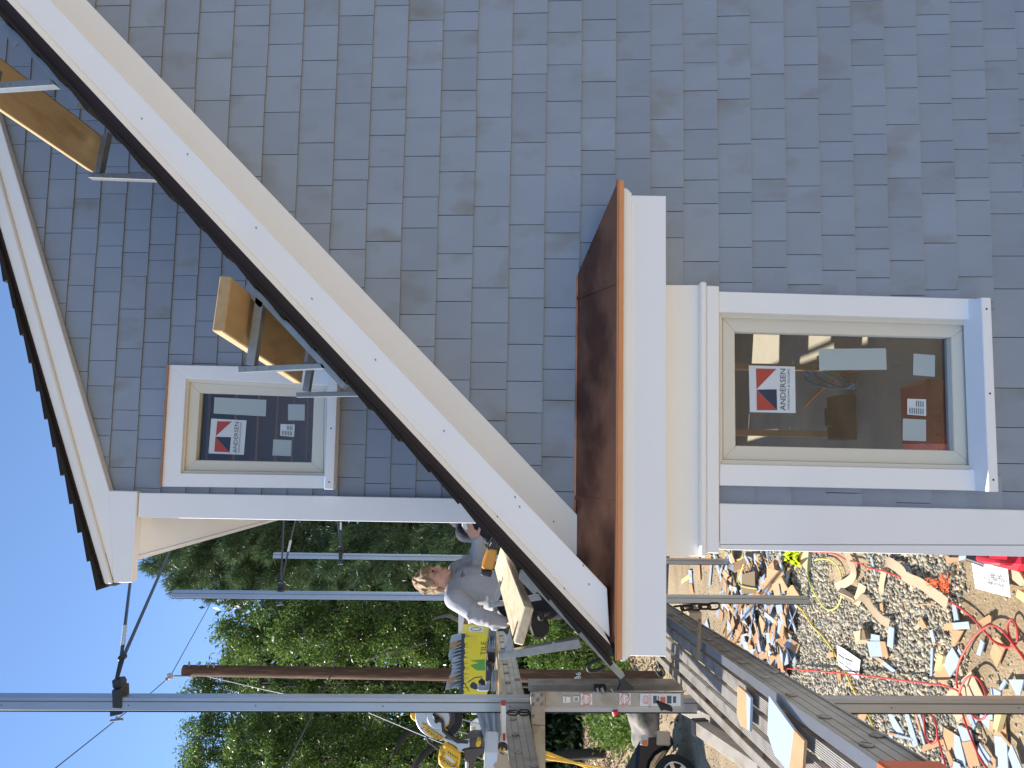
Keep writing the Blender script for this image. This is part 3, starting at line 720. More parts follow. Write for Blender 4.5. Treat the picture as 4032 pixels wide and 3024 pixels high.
# --- windows
c6 = crop(2600, 1000, 0.6076); c2 = crop(0, 900, 0.6076)
def frame(mb, outer, inner, Y, th, mi=0):     # four boards between two rectangles of pixels
    o = [W(*p, Y) for p in outer]; i = [W(*p, Y) for p in inner]
    for k in range(4):
        j = (k + 1) % 4
        mb.prism([o[k], o[j], i[j], i[k]], (0, th, 0), mi)
def window(C, casing_o, casing_i, sash_o, glass_c, Y, sill, stick, tri_red, tri_red2, tri_navy, txt, sub, papers, labels, head=None):
    w = MB()
    so_ = [W(*C(*p), Y - 0.005) for p in sash_o]
    wi = MB(); frame(wi, [C(*p) for p in casing_i], [C(*p) for p in sash_o], Y - 0.006, 0.09)
    win = wi.build('window', M['sash'], house, bevel=0.002)
    names = ('casing',)
    o = [W(*C(*p), Y - 0.026) for p in casing_o]; i_ = [W(*C(*p), Y - 0.026) for p in casing_i]
    for k in range(4):
        j = (k + 1) % 4
        if (o[k] - i_[k]).length + (o[j] - i_[j]).length < 0.03: continue
        b_ = MB(); b_.prism([o[k], o[j], i_[j], i_[k]], (0, 0.034, 0)); b_.build('casing', T, win, bevel=0.002)
    b_ = MB(); frame(b_, [(a * 1, b) for a, b in [C(*p) for p in sash_o]], [C(*p) for p in glass_c], Y + 0.012, 0.05); b_.build('sash', M['sash'], win, bevel=0.0025)
    b_ = MB(); g = [W(*C(*p), Y + 0.0125) for p in sash_o]; cx = sum(g, Vector()) / 4
    frame_in = [cx + (p - cx) * 1.012 for p in g]
    for k in range(4):
        j = (k + 1) % 4; b_.prism([g[k], g[j], frame_in[j], frame_in[k]], (0, 0.002, 0))
    b_.build('gasket', M['gasket'], win)
    yp = Y + 0.045
    g = [W(*C(*p), yp) for p in glass_c]; cx = sum(g, Vector()) / 4
    b_ = MB(); b_.add([cx + (p - cx) * 1.02 for p in g], [(0, 1, 2, 3)]); b_.build('pane', M['glass'], win)
    ys = yp - 0.002
    def poly(pts, y): return [W(*C(*p), y) for p in pts]
    b_ = MB()
    def flat(pts, y, mi):
        v = poly(pts, y)
        n = (v[1] - v[0]).cross(v[2] - v[0])
        b_.add(v if n.y < 0 else v[::-1], [tuple(range(len(v)))], mi)
    flat(stick, ys, 0)
    for t_ in tri_red: flat(t_, ys - 0.001, 1)
    flat(tri_navy, ys - 0.001, 2)
    for s_, a, b2, size in (txt, sub):
        pa, pb = W(*C(*a), ys - 0.0015), W(*C(*b2), ys - 0.0015); ex = (pb - pa)
        b_.text(s_, (pa + pb) / 2, ex, ex.cross(Vector((0, 1, 0))) * (-1 if ex.cross(Vector((0, 1, 0))).z < 0 else 1), size, 3, width=ex.length)
    b_.build('sticker', [M['sticker'], M['red'], M['navy_print'], M['ink']], win, props={'label': 'white maker sticker with red and navy triangles'})
    for p_ in papers:
        b_ = MB(); flat(p_, ys, 0); b_.build('label_film', M['film'], win)
    b_ = MB(); flat(labels, ys, 0)
    lp = poly(labels, ys - 0.001); e1 = (lp[1] - lp[0]); e2 = (lp[3] - lp[0])
    for r_ in range(7):
        for s0, s1 in ((0.08, 0.45), (0.55, 0.92)):
            if r_ < 3 and s0 > 0.5: continue
            a0 = lp[0] + e1 * s0 + e2 * (0.12 + r_ * 0.115); a1 = lp[0] + e1 * s1 + e2 * (0.12 + r_ * 0.115); dd = e2 * 0.05
            b_.add([a0, a1, a1 + dd, a0 + dd], [(0, 1, 2, 3)], 1)
    b_.build('label', [M['sticker'], M['ink']], win)
    if sill:
        b_ = MB(); v = [W(*C(*p), Y - 0.085) for p in sill]
        v = [v[0], v[1], v[2], v[3]]
        zt, zb = (v[0].z + v[3].z) / 2, (v[1].z + v[2].z) / 2
        x0_, x1_ = min(p.x for p in v), max(p.x for p in v)
        b_.hexa([(x0_, Y - 0.085, zb), (x1_, Y - 0.085, zb), (x1_, Y + 0.0, zb), (x0_, Y + 0.0, zb), (x0_, Y - 0.085, zt), (x1_, Y - 0.085, zt), (x1_, Y + 0.0, zt + 0.02), (x0_, Y + 0.0, zt + 0.02)])
        b_.build('sill', T, win, bevel=0.002)
        b_ = MB()
        for t_ in (0.06, 0.5, 0.94):
            px_ = x0_ + (x1_ - x0_) * t_; b_.cyl((px_, Y - 0.0856, (zt + zb) / 2), (px_, Y - 0.084, (zt + zb) / 2), 0.004, n=8)
        b_.build('screw', M['gasket'], win)
    if head:
        b_ = MB(); slab_px(b_, [C(*p) for p in head], Y - 0.04, 0.04); b_.build('copper_flashing', M['copper_bright'], win)
    return win
window(c6, [(380, 243), (2060, 291), (2095, 1535), (385, 1500)], [(381, 375), (2050, 425), (2085, 1400), (388, 1362)], [(402, 410), (2003, 460), (2030, 1370), (405, 1333)],
       [(482, 503), (1885, 540), (1905, 1275), (488, 1243)], YF, [(2080, 283), (2143, 283), (2193, 1540), (2130, 1540)],
       [(573, 722), (873, 730), (877, 1031), (580, 1025)],
       [[(620, 742), (752, 745), (624, 876)], [(624, 882), (757, 1012), (626, 1012)]], None, [(624, 879), (754, 877), (757, 1012)],
       ('ANDERSEN', (797, 1012), (797, 742), 0.030), ('WINDOWS & DOORS', (833, 1012), (833, 745), 0.011),
       [[(1025, 615), (1462, 611), (1467, 750), (1030, 755)], [(1641, 645), (1781, 656), (1779, 796), (1637, 785)], [(1571, 1066), (1722, 1074), (1722, 1214), (1570, 1208)]],
       [(1600, 1040), (1600, 938), (1722, 942), (1723, 1050)])
window(c2, [(1090, 882), (2183, 905), (2160, 1685), (1040, 1672)], [(1205, 972), (2120, 1015), (2112, 1600), (1170, 1585)], [(1225, 993), (2103, 1050), (2097, 1583), (1192, 1568)],
       [(1296, 1065), (2034, 1090), (2018, 1515), (1268, 1500)], YR, [(2125, 905), (2185, 905), (2165, 1690), (2108, 1690)],
       [(1369, 1231), (1598, 1243), (1580, 1466), (1351, 1457)],
       [[(1408, 1249), (1502, 1250), (1398, 1345)], [(1396, 1350), (1488, 1450), (1388, 1445)]], None, [(1396, 1349), (1497, 1352), (1488, 1450)],
       ('ANDERSEN', (1523, 1452), (1537, 1252), 0.030), ('WINDOWS & DOORS', (1548, 1452), (1562, 1255), 0.011),
       [[(1390, 1093), (1727, 1110), (1722, 1217), (1384, 1198)], [(1867, 1138), (1976, 1140), (1974, 1244), (1866, 1242)], [(1772, 1366), (1890, 1372), (1886, 1476), (1765, 1470)]],
       [(1815, 1342), (1818, 1266), (1911, 1270), (1905, 1350)], head=[(1080, 879), (1090, 880), (1042, 1673), (1031, 1672)])

# ================================================================== SCAFFOLD
def pp(mb, pts, d, th, mi=0):      # polygon of photo pixels at distance d, with real thickness along the view
    return mb.prism([P(x, y, d) for x, y in pts], _F * th, mi)
c1 = crop(0, 0, 0.6076); c3 = crop(0, 2016, 0.6076); c4 = crop(1344, 2016, 0.6076)
k2 = crop(1600, 1950, 0.36166); k3 = crop(1600, 2424, 0.36166); k4 = crop(2400, 2100, 0.36166); k5 = crop(2300, 2424, 0.36166); k6 = crop(3232, 2100, 0.36166); k7 = crop(3000, 2524, 0.36166)
kb = crop(3632, 2624, 0.24111)
def C_(c, *pts): return [c(*p) for p in pts]

def plank(PL, PR, FL, th, m, label):     # corners of one broad face; far right follows
    PL, PR, FL = Vector(PL), Vector(PR), Vector(FL)
    up = (PR - PL).cross(FL - PL).normalized()
    up = up if up.z > 0 else -up
    q = MB(); q.prism([PL, PR, FL + (PR - PL), FL], up * th)
    return single(q, 'scaffold_plank', m, label, 'plank', 'planks on the roof brackets', bevel=0.004)
plank(W(-311, 222, 2.40), W(-217, 58, 2.40), W(*c1(605, 1120), 3.34), 0.038, M['plank'], 'brown roof plank at the upper end of the gable roof, with knots on its underside')
plank(W(*c2(1450, 672), 2.40), W(*c2(1500, 312), 2.40), W(*c2(1955, 1005), 3.34), 0.038, M['plank'], 'brown roof plank halfway down the gable roof, beside the small upper window')
plank(P(*k2(1170, 1612), 2.62), P(*k2(1287, 1200), 2.62), P(*k2(960, 800), 4.2), -0.034, M['plank_pale'], 'pale sunlit plank at the eave, next to the young man in grey')

def bracket(arm, strut, strip, w2p, label, wid=0.04):
    """adjustable steel roof bracket: strip on the slope, arm under the plank, strut"""
    loc = (w2p(*arm[0]) + w2p(*strut[0])) / 2
    t = thing('roof_bracket', label, 'roof bracket', loc, 'roof brackets holding the planks')
    back = Vector((0, wid, 0))
    q = MB(); q.prism([w2p(*p) for p in arm], back); q.build('arm', M['galv'], t, bevel=0.001)
    q = MB(); q.prism([w2p(*p) for p in strut], back * 0.85); q.build('strut', M['galv'], t, bevel=0.001)
    a, b = w2p(*strip[0]), w2p(*strip[1])
    for e_ in (a, b): e_.z = on_line(L_roof, e_.x) + 0.011
    d = (b - a).normalized(); n = Vector((-d.z, 0, d.x)); n = n if n.z > 0 else -n
    q = MB(); q.prism([a, b, b + n * 0.020, a + n * 0.020], back * 1.1)
    q.prism([a + n * 0.020, a + d * 0.09 + n * 0.020, a + d * 0.09 + n * 0.036, a + d * 0.012 + n * 0.036], back * 0.15)
    q.build('strip', M['galv'], t)
    q = MB()
    e0 = (w2p(*strut[0]) + w2p(*strut[-1])) / 2; e1 = (w2p(*strut[1]) + w2p(*strut[2])) / 2
    for f_ in (0.06, 0.2, 0.36, 0.95):
        c = e0.lerp(e1, f_); q.cyl(c + Vector((0, -0.003, 0)), c + Vector((0, 0.001, 0)), 0.006, n=8)
    q.build('bolt', M['galv'], t)
    return t
wa = lambda Y: (lambda x, y: W(x, y, Y))
pa = lambda d: (lambda x, y: P(x, y, d))
bracket(C_(c1, (-60, 430), (-30, 430), (-60, 560), (-95, 555)), C_(c1, (-110, 535), (325, 508), (358, 550), (-100, 580)), C_(c1, (0, 140), (480, 655)), wa(2.585), 'near roof bracket of the topmost plank, strut running out of view')
bracket(C_(c1, (655, 880), (700, 850), (645, 1120), (612, 1115)), C_(c1, (570, 1123), (985, 1123), (1005, 1166), (572, 1150)), C_(c1, (690, 830), (1090, 1260)), wa(3.22), 'far roof bracket at the lower end of the topmost plank')
bracket(C_(c2, (1655, 440), (1705, 480), (1645, 890), (1590, 885)), C_(c2, (1543, 893), (2085, 873), (2112, 905), (1545, 933)), C_(c2, (1610, 345), (2205, 1010)), wa(2.585), 'near roof bracket under the plank by the upper window, lug at its top')
bracket(C_(c2, (2000, 800), (2035, 830), (2000, 1055), (1958, 1050)), C_(c2, (1917, 1062), (2330, 1052), (2350, 1085), (1920, 1093)), C_(c2, (2010, 790), (2380, 1200)), wa(3.22), 'far roof bracket standing right in front of the upper window')
bracket(C_(k3, (1065, 400), (1125, 160), (1168, 290), (1157, 390)), C_(k3, (1000, 412), (1385, 340), (1880, 252), (1905, 352), (1390, 430), (1006, 477)), C_(k2, (1215, 800), (2275, 1960)), pa(2.66), 'near roof bracket at the eave, long strut against the weeds')
bracket(C_(k2, (938, 1172), (1015, 928), (1048, 1000), (1022, 1112), (982, 1177)), C_(k2, (890, 1177), (1080, 1150), (1440, 1085), (1475, 1140), (1080, 1200), (895, 1227)), C_(k2, (1180, 770), (1560, 1180)), pa(3.6), 'far roof bracket in front of the grey sweatshirt')

# --- upright poles of the pump jack scaffold
def pole(pa_, pb_, size, label):
    a, b = Vector(pa_), Vector(pb_)
    t = thing('scaffold_pole', label, 'scaffold pole', a, 'aluminium poles of the pump jack scaffold')
    d = (b - a).normalized(); s = d.cross(Vector((0, 1, 0))).normalized(); s = s if s.x > 0 else -s
    q = MB(); q.beam(a, b, size, size, up=(0, 1, 0)); q.build('tube', M['alu'], t, bevel=0.004)
    q = MB(); q.beam(a - s * (size / 2 + 0.004), b - s * (size / 2 + 0.004), 0.007, size * 0.9, up=(0, 1, 0)); q.build('rubber_face', M['rubber'], t)
    q = MB(); off = s * (size * 0.18) - Vector((0, size / 2 + 0.0006, 0)); q.beam(a + off, b + off, 0.006, 0.0015, up=(0, 1, 0)); q.build('seam', M['groove'], t)
    q = MB()
    for f in np.linspace(0.04, 0.96, 9):
        c = a.lerp(b, f) - s * size * 0.1 - Vector((0, size / 2, 0)); q.cyl(c + Vector((0, -0.001, 0)), c + Vector((0, 0.001, 0)), 0.005, n=8)
    q.build('rivet', M['groove'], t)
    return t
PA0, PA1 = P(3990, 2774, 4.6), P(-150, 2762, 4.6)
PA0 = PA0 + (PA0 - PA1).normalized() * (PA0.z / ((PA1 - PA0).normalized().z))
pole(PA0, PA1, 0.079, 'tall bare pole nearest the camera, carrying the pump jack with stickers')
pole(G(3190, 2362), P(682, 2338, 8.6), 0.078, 'pole behind the grey sweatshirt worker, its foot in the offcut pile')
pc1 = P(1078, 2186, 11.3)
pole((pc1.x + 0.02, pc1.y, 0), pc1, 0.078, 'farthest and thinnest pole, next to the house corner')

def clamp(px, py, d, rods, label, sc=1.0):
    """pole brace: black collar on the pole with two rods to the house"""
    c = P(px, py, d)
    t = thing('pole_brace', label, 'pole brace', c, 'black braces between poles and house')
    def pt(dx, dy): return (px + dx * sc, py + dy * sc)
    q = MB(); pp(q, [pt(-18, -34), pt(16, -36), pt(18, 40), pt(-16, 38)], d - 0.055, 0.11); q.build('collar', M['black'], t, bevel=0.004)
    q = MB(); pp(q, [pt(-18, -72), pt(16, -76), pt(24, -62), pt(22, -38), pt(-14, -40)], d - 0.03, 0.06); q.build('jaw', M['black'], t, bevel=0.004)
    q = MB(); pp(q, [pt(-26, 40), pt(-2, 38), pt(36, 44), pt(20, 62), pt(-26, 72)], d - 0.03, 0.06); q.build('jaw', M['black'], t, bevel=0.004)
    q = MB(); q.cyl(P(*pt(2, 70), d), P(*pt(2, 86), d), 0.006); q.cyl(P(*pt(-22, 86), d), P(*pt(26, 80), d), 0.008); q.build('screw_handle', M['galv'], t)
    for i, (mid, end, tape) in enumerate(rods):
        e = end if isinstance(end, Vector) else P(*end)
        q = MB(); q.tube([P(*pt(0, -68), d), P(*mid, d + 0.1), e], 0.011, 8)
        q.ball(P(*mid, d + 0.1), 0.02); q.build('rod', M['rod'], t)
        if tape:
            a, b = P(*mid, d + 0.1), e
            q = MB(); q.cyl(a.lerp(b, tape[0]), a.lerp(b, tape[1]), 0.0135, n=10); q.build('tape_band', M['white'], t)
clamp(457, 2752, 4.6, [((477, 2592), (513, 2290, 5.9), (0.13, 0.36)), ((487, 2584), (690, 2120, 7.2), None)], 'black pole brace on the nearest pole, its rods against blue sky')
clamp(1101, 2338, 8.6, [((1106, 2292), (1118, 2040, 10.2), None), ((1108, 2290), (1165, 2040, 10.4), (0.42, 0.6))], 'black pole brace on the middle pole, against the pine', 0.52)
clamp(1340, 2186, 11.3, [((1340, 2150), (1326, 2035, 12.6), None), ((1341, 2150), (1342, 2030, 12.4), (0.5, 0.75))], 'small black pole brace on the farthest pole', 0.42)

# --- walking stage under the eave and the work bench stage beside it
def stage(name, label, cat, A, B, width, rail_h, item_top, sl, rung_gap=0.305):
    A, B = Vector(A), Vector(B); d = (B - A).normalized(); s = d.cross(Vector((0, 0, 1))).normalized()   # s points to the right
    t = thing(name, label, cat, A)
    L = (B - A).length; up = s.cross(d).normalized()
    at = lambda l, w, h: A + d * l - s * w + up * h
    fl = 0.042
    for w0 in (0, width):
        sg = 1 if w0 == 0 else -1
        q = MB()
        # I-shaped rail: web, top and bottom lips
        q.hexa([at(0, w0 + sg * 0.008, -rail_h), at(0, w0 + sg * 0.012, -rail_h), at(L, w0 + sg * 0.012, -rail_h), at(L, w0 + sg * 0.008, -rail_h), at(0, w0 + sg * 0.008, 0), at(0, w0 + sg * 0.012, 0), at(L, w0 + sg * 0.012, 0), at(L, w0 + sg * 0.008, 0)])
        q.hexa([at(0, w0, -0.006), at(0, w0 + sg * fl, -0.006), at(L, w0 + sg * fl, -0.006), at(L, w0, -0.006), at(0, w0, 0), at(0, w0 + sg * fl, 0), at(L, w0 + sg * fl, 0), at(L, w0, 0)])
        q.hexa([at(0, w0, -rail_h - .004), at(0, w0 + sg * fl, -rail_h - .004), at(L, w0 + sg * fl, -rail_h - .004), at(L, w0, -rail_h - .004), at(0, w0, -rail_h + .004), at(0, w0 + sg * fl, -rail_h + .004), at(L, w0 + sg * fl, -rail_h + .004), at(L, w0, -rail_h + .004)])
        q.build('side_rail', M['alu_dull'], t, bevel=0.0015)
        q = MB()
        for h in (0.24, 0.5, 0.76):
            q.hexa([at(0, w0 + sg * 0.0073, -rail_h * h - .0015), at(0, w0 + sg * 0.0078, -rail_h * h - .0015), at(L, w0 + sg * 0.0078, -rail_h * h - .0015), at(L, w0 + sg * 0.0073, -rail_h * h - .0015), at(0, w0 + sg * 0.0073, -rail_h * h + .0015), at(0, w0 + sg * 0.0078, -rail_h * h + .0015), at(L, w0 + sg * 0.0078, -rail_h * h + .0015), at(L, w0 + sg * 0.0073, -rail_h * h + .0015)])
        q.build('groove', M['groove'], t)
    q = MB(); q.hexa([at(0, 0.0, 0.0005), at(0, fl, 0.0005), at(L, fl, 0.0005), at(L, 0, 0.0005), at(0, 0, 0.002), at(0, fl, 0.002), at(L, fl, 0.002), at(L, 0, 0.002)]); q.build('flange_cap', M['alu'], t)
    n = sl; free = width - 2 * fl; gap = 0.022; sw = (free - gap * (n + 1)) / n
    for i in range(n):
        w0 = fl + gap + i * (sw + gap)
        q = MB()
        q.hexa([at(0, w0, -0.03), at(0, w0 + sw, -0.03), at(L, w0 + sw, -0.03), at(L, w0, -0.03), at(0, w0, -0.01), at(0, w0 + sw, -0.01), at(L, w0 + sw, -0.01), at(L, w0, -0.01)])
        for j in range(7):      # ribs
            r0 = w0 + sw * (j + 0.2) / 7; r1 = w0 + sw * (j + 0.75) / 7
            q.hexa([at(0, r0, -0.0102), at(0, r1, -0.0102), at(L, r1, -0.0102), at(L, r0, -0.0102), at(0, r0, -0.0065), at(0, r1, -0.0065), at(L, r1, -0.0065), at(L, r0, -0.0065)])
        q.build('slat', M['alu_deck'], t)
    k = 0; l = 0.18
    rm = None
    while l < L:
        q = MB()
        for e in ((0.0,) if k % 3 else (0.0, 0.075)):
            h0 = -0.052 - e; l0 = l + (0.1 if e else 0)
            q.cyl(at(l0, 0.004, h0), at(l0, width - 0.004, h0), 0.016, n=10)
            for w_ in (0.004, width - 0.004): q.ring(at(l0, w_, h0), s, 0.018, 0.0045, 12, 0, 5)
        q.build('rung', M['alu_dull'], t)
        l += rung_gap; k += 1
    return t, at, L
SA, SB = G(3457, 3003, 2.3), G(2662, 2453, 2.3)
ds = (SB - SA).normalized(); SB = SA + ds * 6.6
SLp = G(2987, 3017, 2.3); sw_ = abs((SLp - SA).dot(ds.cross(Vector((0, 0, 1)))))
st, sat, SL = stage('walking_stage', 'long aluminium scaffold stage with slatted deck and orange end cap, below the eave', 'scaffold stage', SA, SB, sw_, 0.148, 0, 3)
q = MB(); a0 = sat(-0.15, -0.012, -0.155)
for w0 in (-0.012, sw_ - 0.04):
    q.hexa([sat(-0.15, w0, -0.16), sat(-0.15, w0 + 0.055, -0.16), sat(-0.015, w0 + 0.055, -0.16), sat(-0.015, w0, -0.16), sat(-0.15, w0, 0.012), sat(-0.15, w0 + 0.055, 0.012), sat(-0.015, w0 + 0.055, 0.012), sat(-0.015, w0, 0.012)])
q.hexa([sat(-0.15, 0.045, -0.16), sat(-0.15, sw_ - 0.042, -0.16), sat(-0.11, sw_ - 0.042, -0.16), sat(-0.11, 0.045, -0.16), sat(-0.15, 0.045, 0.004), sat(-0.15, sw_ - 0.042, 0.004), sat(-0.11, sw_ - 0.042, 0.004), sat(-0.11, 0.045, 0.004)])
q.build('end_cap', M['orange'], st, bevel=0.006)
BA, BB = P(2017, 3090, 3.75), P(1949, 2482, 7.8)
bt, bat, BL = stage('work_bench_stage', 'aluminium scaffold stage used as a work bench, carrying saw and yellow carton', 'work bench', BA, BB, 0.36, 0.150, 0, 3)
# --- pump jack on the nearest pole
pj = thing('pump_jack', 'aluminium pump jack with white and red stickers on the nearest pole', 'pump jack', P(2400, 2757, 4.6))
q = MB(); pp(q, [(2146, 2724), (2692, 2728), (2692, 2787), (2146, 2787)], 4.535, 0.02); pp(q, [(2081, 2694), (2690, 2694), (2690, 2722), (2081, 2722)], 4.66, 0.09); q.build('body', M['alu_dull'], pj, bevel=0.002)
q = MB(); pp(q, [(2088, 2729), (2146, 2726), (2146, 2855), (2093, 2853)], 4.51, 0.02); q.build('plate', M['alu_dull'], pj, bevel=0.002)
q = MB(); pp(q, [(2094, 2856), (2146, 2856), (2148, 3100), (2132, 3100)], 4.53, 0.05); q.build('bench_arm', M['alu_dull'], pj, bevel=0.002)
q = MB()
for (x, y) in ((2099, 2737), (2099, 2773), (2134, 2737), (2134, 2773), (2119, 2755), (2099, 2820)): q.ring(P(x, y, 4.508), _F, 0.008, 0.003, 10, 0, 5); q.ball(P(x, y, 4.508), 0.006)
q.build('rivet', M['galv'], pj)
q = MB(); pp(q, C_(k5, (340, 640), (390, 640), (540, 790), (540, 818), (365, 822), (395, 745)), 4.5, 0.04); pp(q, C_(k3, (2045, 768), (2178, 768), (2178, 822), (2052, 822)), 4.6, 0.04); pp(q, C_(k5, (130, 1020), (240, 1020), (205, 1075), (150, 1075)), 4.6, 0.04); pp(q, C_(k5, (265, 1020), (400, 1020), (380, 1050), (300, 1052)), 4.58, 0.05); q.build('lever', M['black'], pj, bevel=0.003)
q = MB(); q.cyl(P(*k5(330, 1030), 4.56), P(*k5(345, 1075), 4.56), 0.02); q.build('knob', M['gas_red'], pj)
q = MB()
for a_, b_ in (((1640 - 1480, 800), (160, 850)),): pass
q.cyl(P(*k5(190, 790), 4.53), P(*k5(215, 850), 4.53), 0.011); q.cyl(P(*k5(140, 790), 4.53), P(*k5(155, 830), 4.53), 0.008); q.cyl(P(*k5(290, 790), 4.53), P(*k5(315, 830), 4.53), 0.008); q.build('pin', M['galv'], pj)
def sticker(pts, hexes, texts, blocks, par, d=4.528):
    q = MB(); v = [P(x, y, d) for x, y in pts]; q.prism(v, _F * 0.003)
    for (cx, cy, rx, ry) in hexes:
        pg = [(cx + rx * a, cy + ry * b) for a, b in ((-1, 0), (-0.55, -0.9), (0.55, -0.9), (1, 0), (0.55, 0.9), (-0.55, 0.9))]
        n = len(pg)
        ins = [(cx + (a - cx) * 0.88, cy + (b - cy) * 0.88) for a, b in pg]
        for i in range(n):
            j = (i + 1) % n
            q.add([P(*pg[i], d - 0.001), P(*pg[j], d - 0.001), P(*ins[j], d - 0.001), P(*ins[i], d - 0.001)], [(0, 1, 2, 3)], 1)
    for s, (x, y), size, mi in texts: q.text(s, P(x, y, d - 0.001), _I, -_J, size, mi)
    for (x0, y0, x1, y1, mi) in blocks:
        q.add([P(x0, y0, d - 0.001), P(x0, y1, d - 0.001), P(x1, y1, d - 0.001), P(x1, y0, d - 0.001)], [(0, 1, 2, 3)], mi)
    q.build('sticker', [M['white'], M['redink'], M['ink']], par)
lab = lambda cx, cy: [('ALUM-A', (cx - 9, cy), 0.022, 1), ('POLE', (cx + 9, cy), 0.028, 1)]
sticker([(2287, 2731), (2332, 2731), (2332, 2775), (2287, 2775)], [(2309, 2753, 20, 24)], lab(2309, 2753), [], pj)
sticker([(2439, 2729), (2483, 2729), (2483, 2774), (2439, 2774)], [(2461, 2752, 20, 24)], lab(2461, 2752), [(2476, 2734, 2478, 2744, 2)], pj)
sticker([(2521, 2731), (2680, 2731), (2680, 2780), (2521, 2780)], [(2543, 2755, 13, 17)], [('ALUM-A', (2538, 2755), 0.013, 1), ('POLE', (2548, 2755), 0.016, 1), ('PRO-JACK', (2560, 2755), 0.022, 1)],
        [(2572, 2740, 2586, 2770, 2), (2590, 2742, 2594, 2770, 2), (2600, 2744, 2620, 2768, 1), (2626, 2740, 2644, 2770, 2), (2650, 2742, 2662, 2768, 2)], pj)
sticker([(2258, 2742), (2280, 2742), (2280, 2762), (2258, 2762)], [], [], [(2262 + 0, 2746 + i * 3, 2276, 2747.5 + i * 3, 2) for i in range(5)], pj)
sticker([(2217, 2742), (2246, 2744), (2246, 2766), (2217, 2768)], [], [], [(2226, 2746, 2228, 2764, 2)], pj)
# square tubes with black caps under the walking stage
def cap_beam(a, b, label):
    a, b = Vector(a), Vector(b); d = (b - a).normalized()
    t = thing('support_arm', label, 'support arm', a)
    q = MB(); q.beam(a, b, 0.075, 0.075); q.build('tube', M['alu_dull'], t, bevel=0.004)
    q = MB(); q.beam(a - d * 0.012, a + d * 0.045, 0.088, 0.088); q.build('end_cap', M['black'], t, bevel=0.006)
    return t, a, b
cap_beam(G(2676, 2772, 2.2), G(2880, 2872, 2.06), 'grey square tube with black end cap, beside the sticker covered pump jack')
t_, a_, b_ = cap_beam(G(2752, 2860, 2.2), G(3010, 3035, 2.06), 'grey square tube with black end cap, above the dark car shadow')
q = MB(); pp(q, C_(k5, (797, 965), (820, 960), (880, 985), (965, 1015), (960, 1050), (870, 1025), (840, 1040)), 4.4, 0.05)
single(q, 'steel_hook', M['leather'], 'dark bent steel hook at the foot of the pump jack stickers', 'hook')
# chains
def chain(name, pts, ln, r, label):
    pts = [Vector(p) for p in pts]
    c = sum(pts, Vector()) / len(pts)
    t = thing(name, label, 'chain', c)
    fine = spline(pts, 40); acc = [0]
    for a, b in zip(fine, fine[1:]): acc.append(acc[-1] + (b - a).length)
    n = max(2, int(acc[-1] / (ln * 0.74)))
    base = None
    for i in range(n):
        s = acc[-1] * (i + 0.5) / n
        j = max(k for k in range(len(acc)) if acc[k] <= s); j = min(j, len(fine) - 2)
        p = fine[j]; d = (fine[j + 1] - fine[j]).normalized()
        if base is None:
            q = MB(); w = ln * 0.32
            ring_ = [(math.cos(a) * w + 0, 0, math.sin(a) * w + (ln / 2 - w) * (1 if math.sin(a) > 0 else -1)) for a in np.linspace(0, 2 * math.pi, 14, endpoint=False)]
            q.tube(ring_, r, 6, close=True); base = q.mesh('link', M['leather'], True)
        o = bpy.data.objects.new('link', base); COL.objects.link(o); o.parent = t
        rot = d.to_track_quat('Z', 'Y').to_matrix() @ Matrix.Rotation((i % 2) * 1.57 + 0.3, 3, 'Z')
        o.matrix_local = Matrix.Translation(p - t.location) @ rot.to_4x4()
chain('chain', [P(*k3(1095, 1062), 4.5), P(*k3(1230, 1058), 4.5), P(*k3(1345, 1052), 4.5)], 0.062, 0.006, 'dark steel chain hanging from the pump jack across the bench rail')
chain('chain', [P(*k4(600, 850), 5.6), P(*k4(720, 830), 5.6), P(*k4(900, 805), 5.6), P(*k4(1050, 800), 5.6), P(*k4(1185, 792), 5.6)], 0.085, 0.008, 'dark chain hanging beside the far end of the walking stage')
chain('chain', [P(*k5(800, 460), 5.9), P(*k5(815, 530), 5.9), P(*k5(825, 600), 5.9), P(*k5(860, 645), 5.9)], 0.085, 0.008, 'short dark chain over the edge of the white return board')
q = MB(); v = [P(*p, 5.9) for p in C_(k4, (870, 870), (1003, 865), (1003, 980), (930, 960), (865, 900))]; q.prism(v, _F * 0.25)
single(q, 'carton', M['cardboard'], 'plain tan carton block behind the far end of the walking stage', 'carton')
# strap loop on the roof edge
q = MB(); cc = [P(*p, 3.2) for p in C_(k5, (215, 470), (130, 490), (60, 530), (40, 575), (75, 605), (160, 590), (230, 545))]
q.tube(spline(cc, 6), 0.008, 6); single(q, 'strap', M['rubber'], 'black strap looped out from the bottom of the roof edge', 'strap')

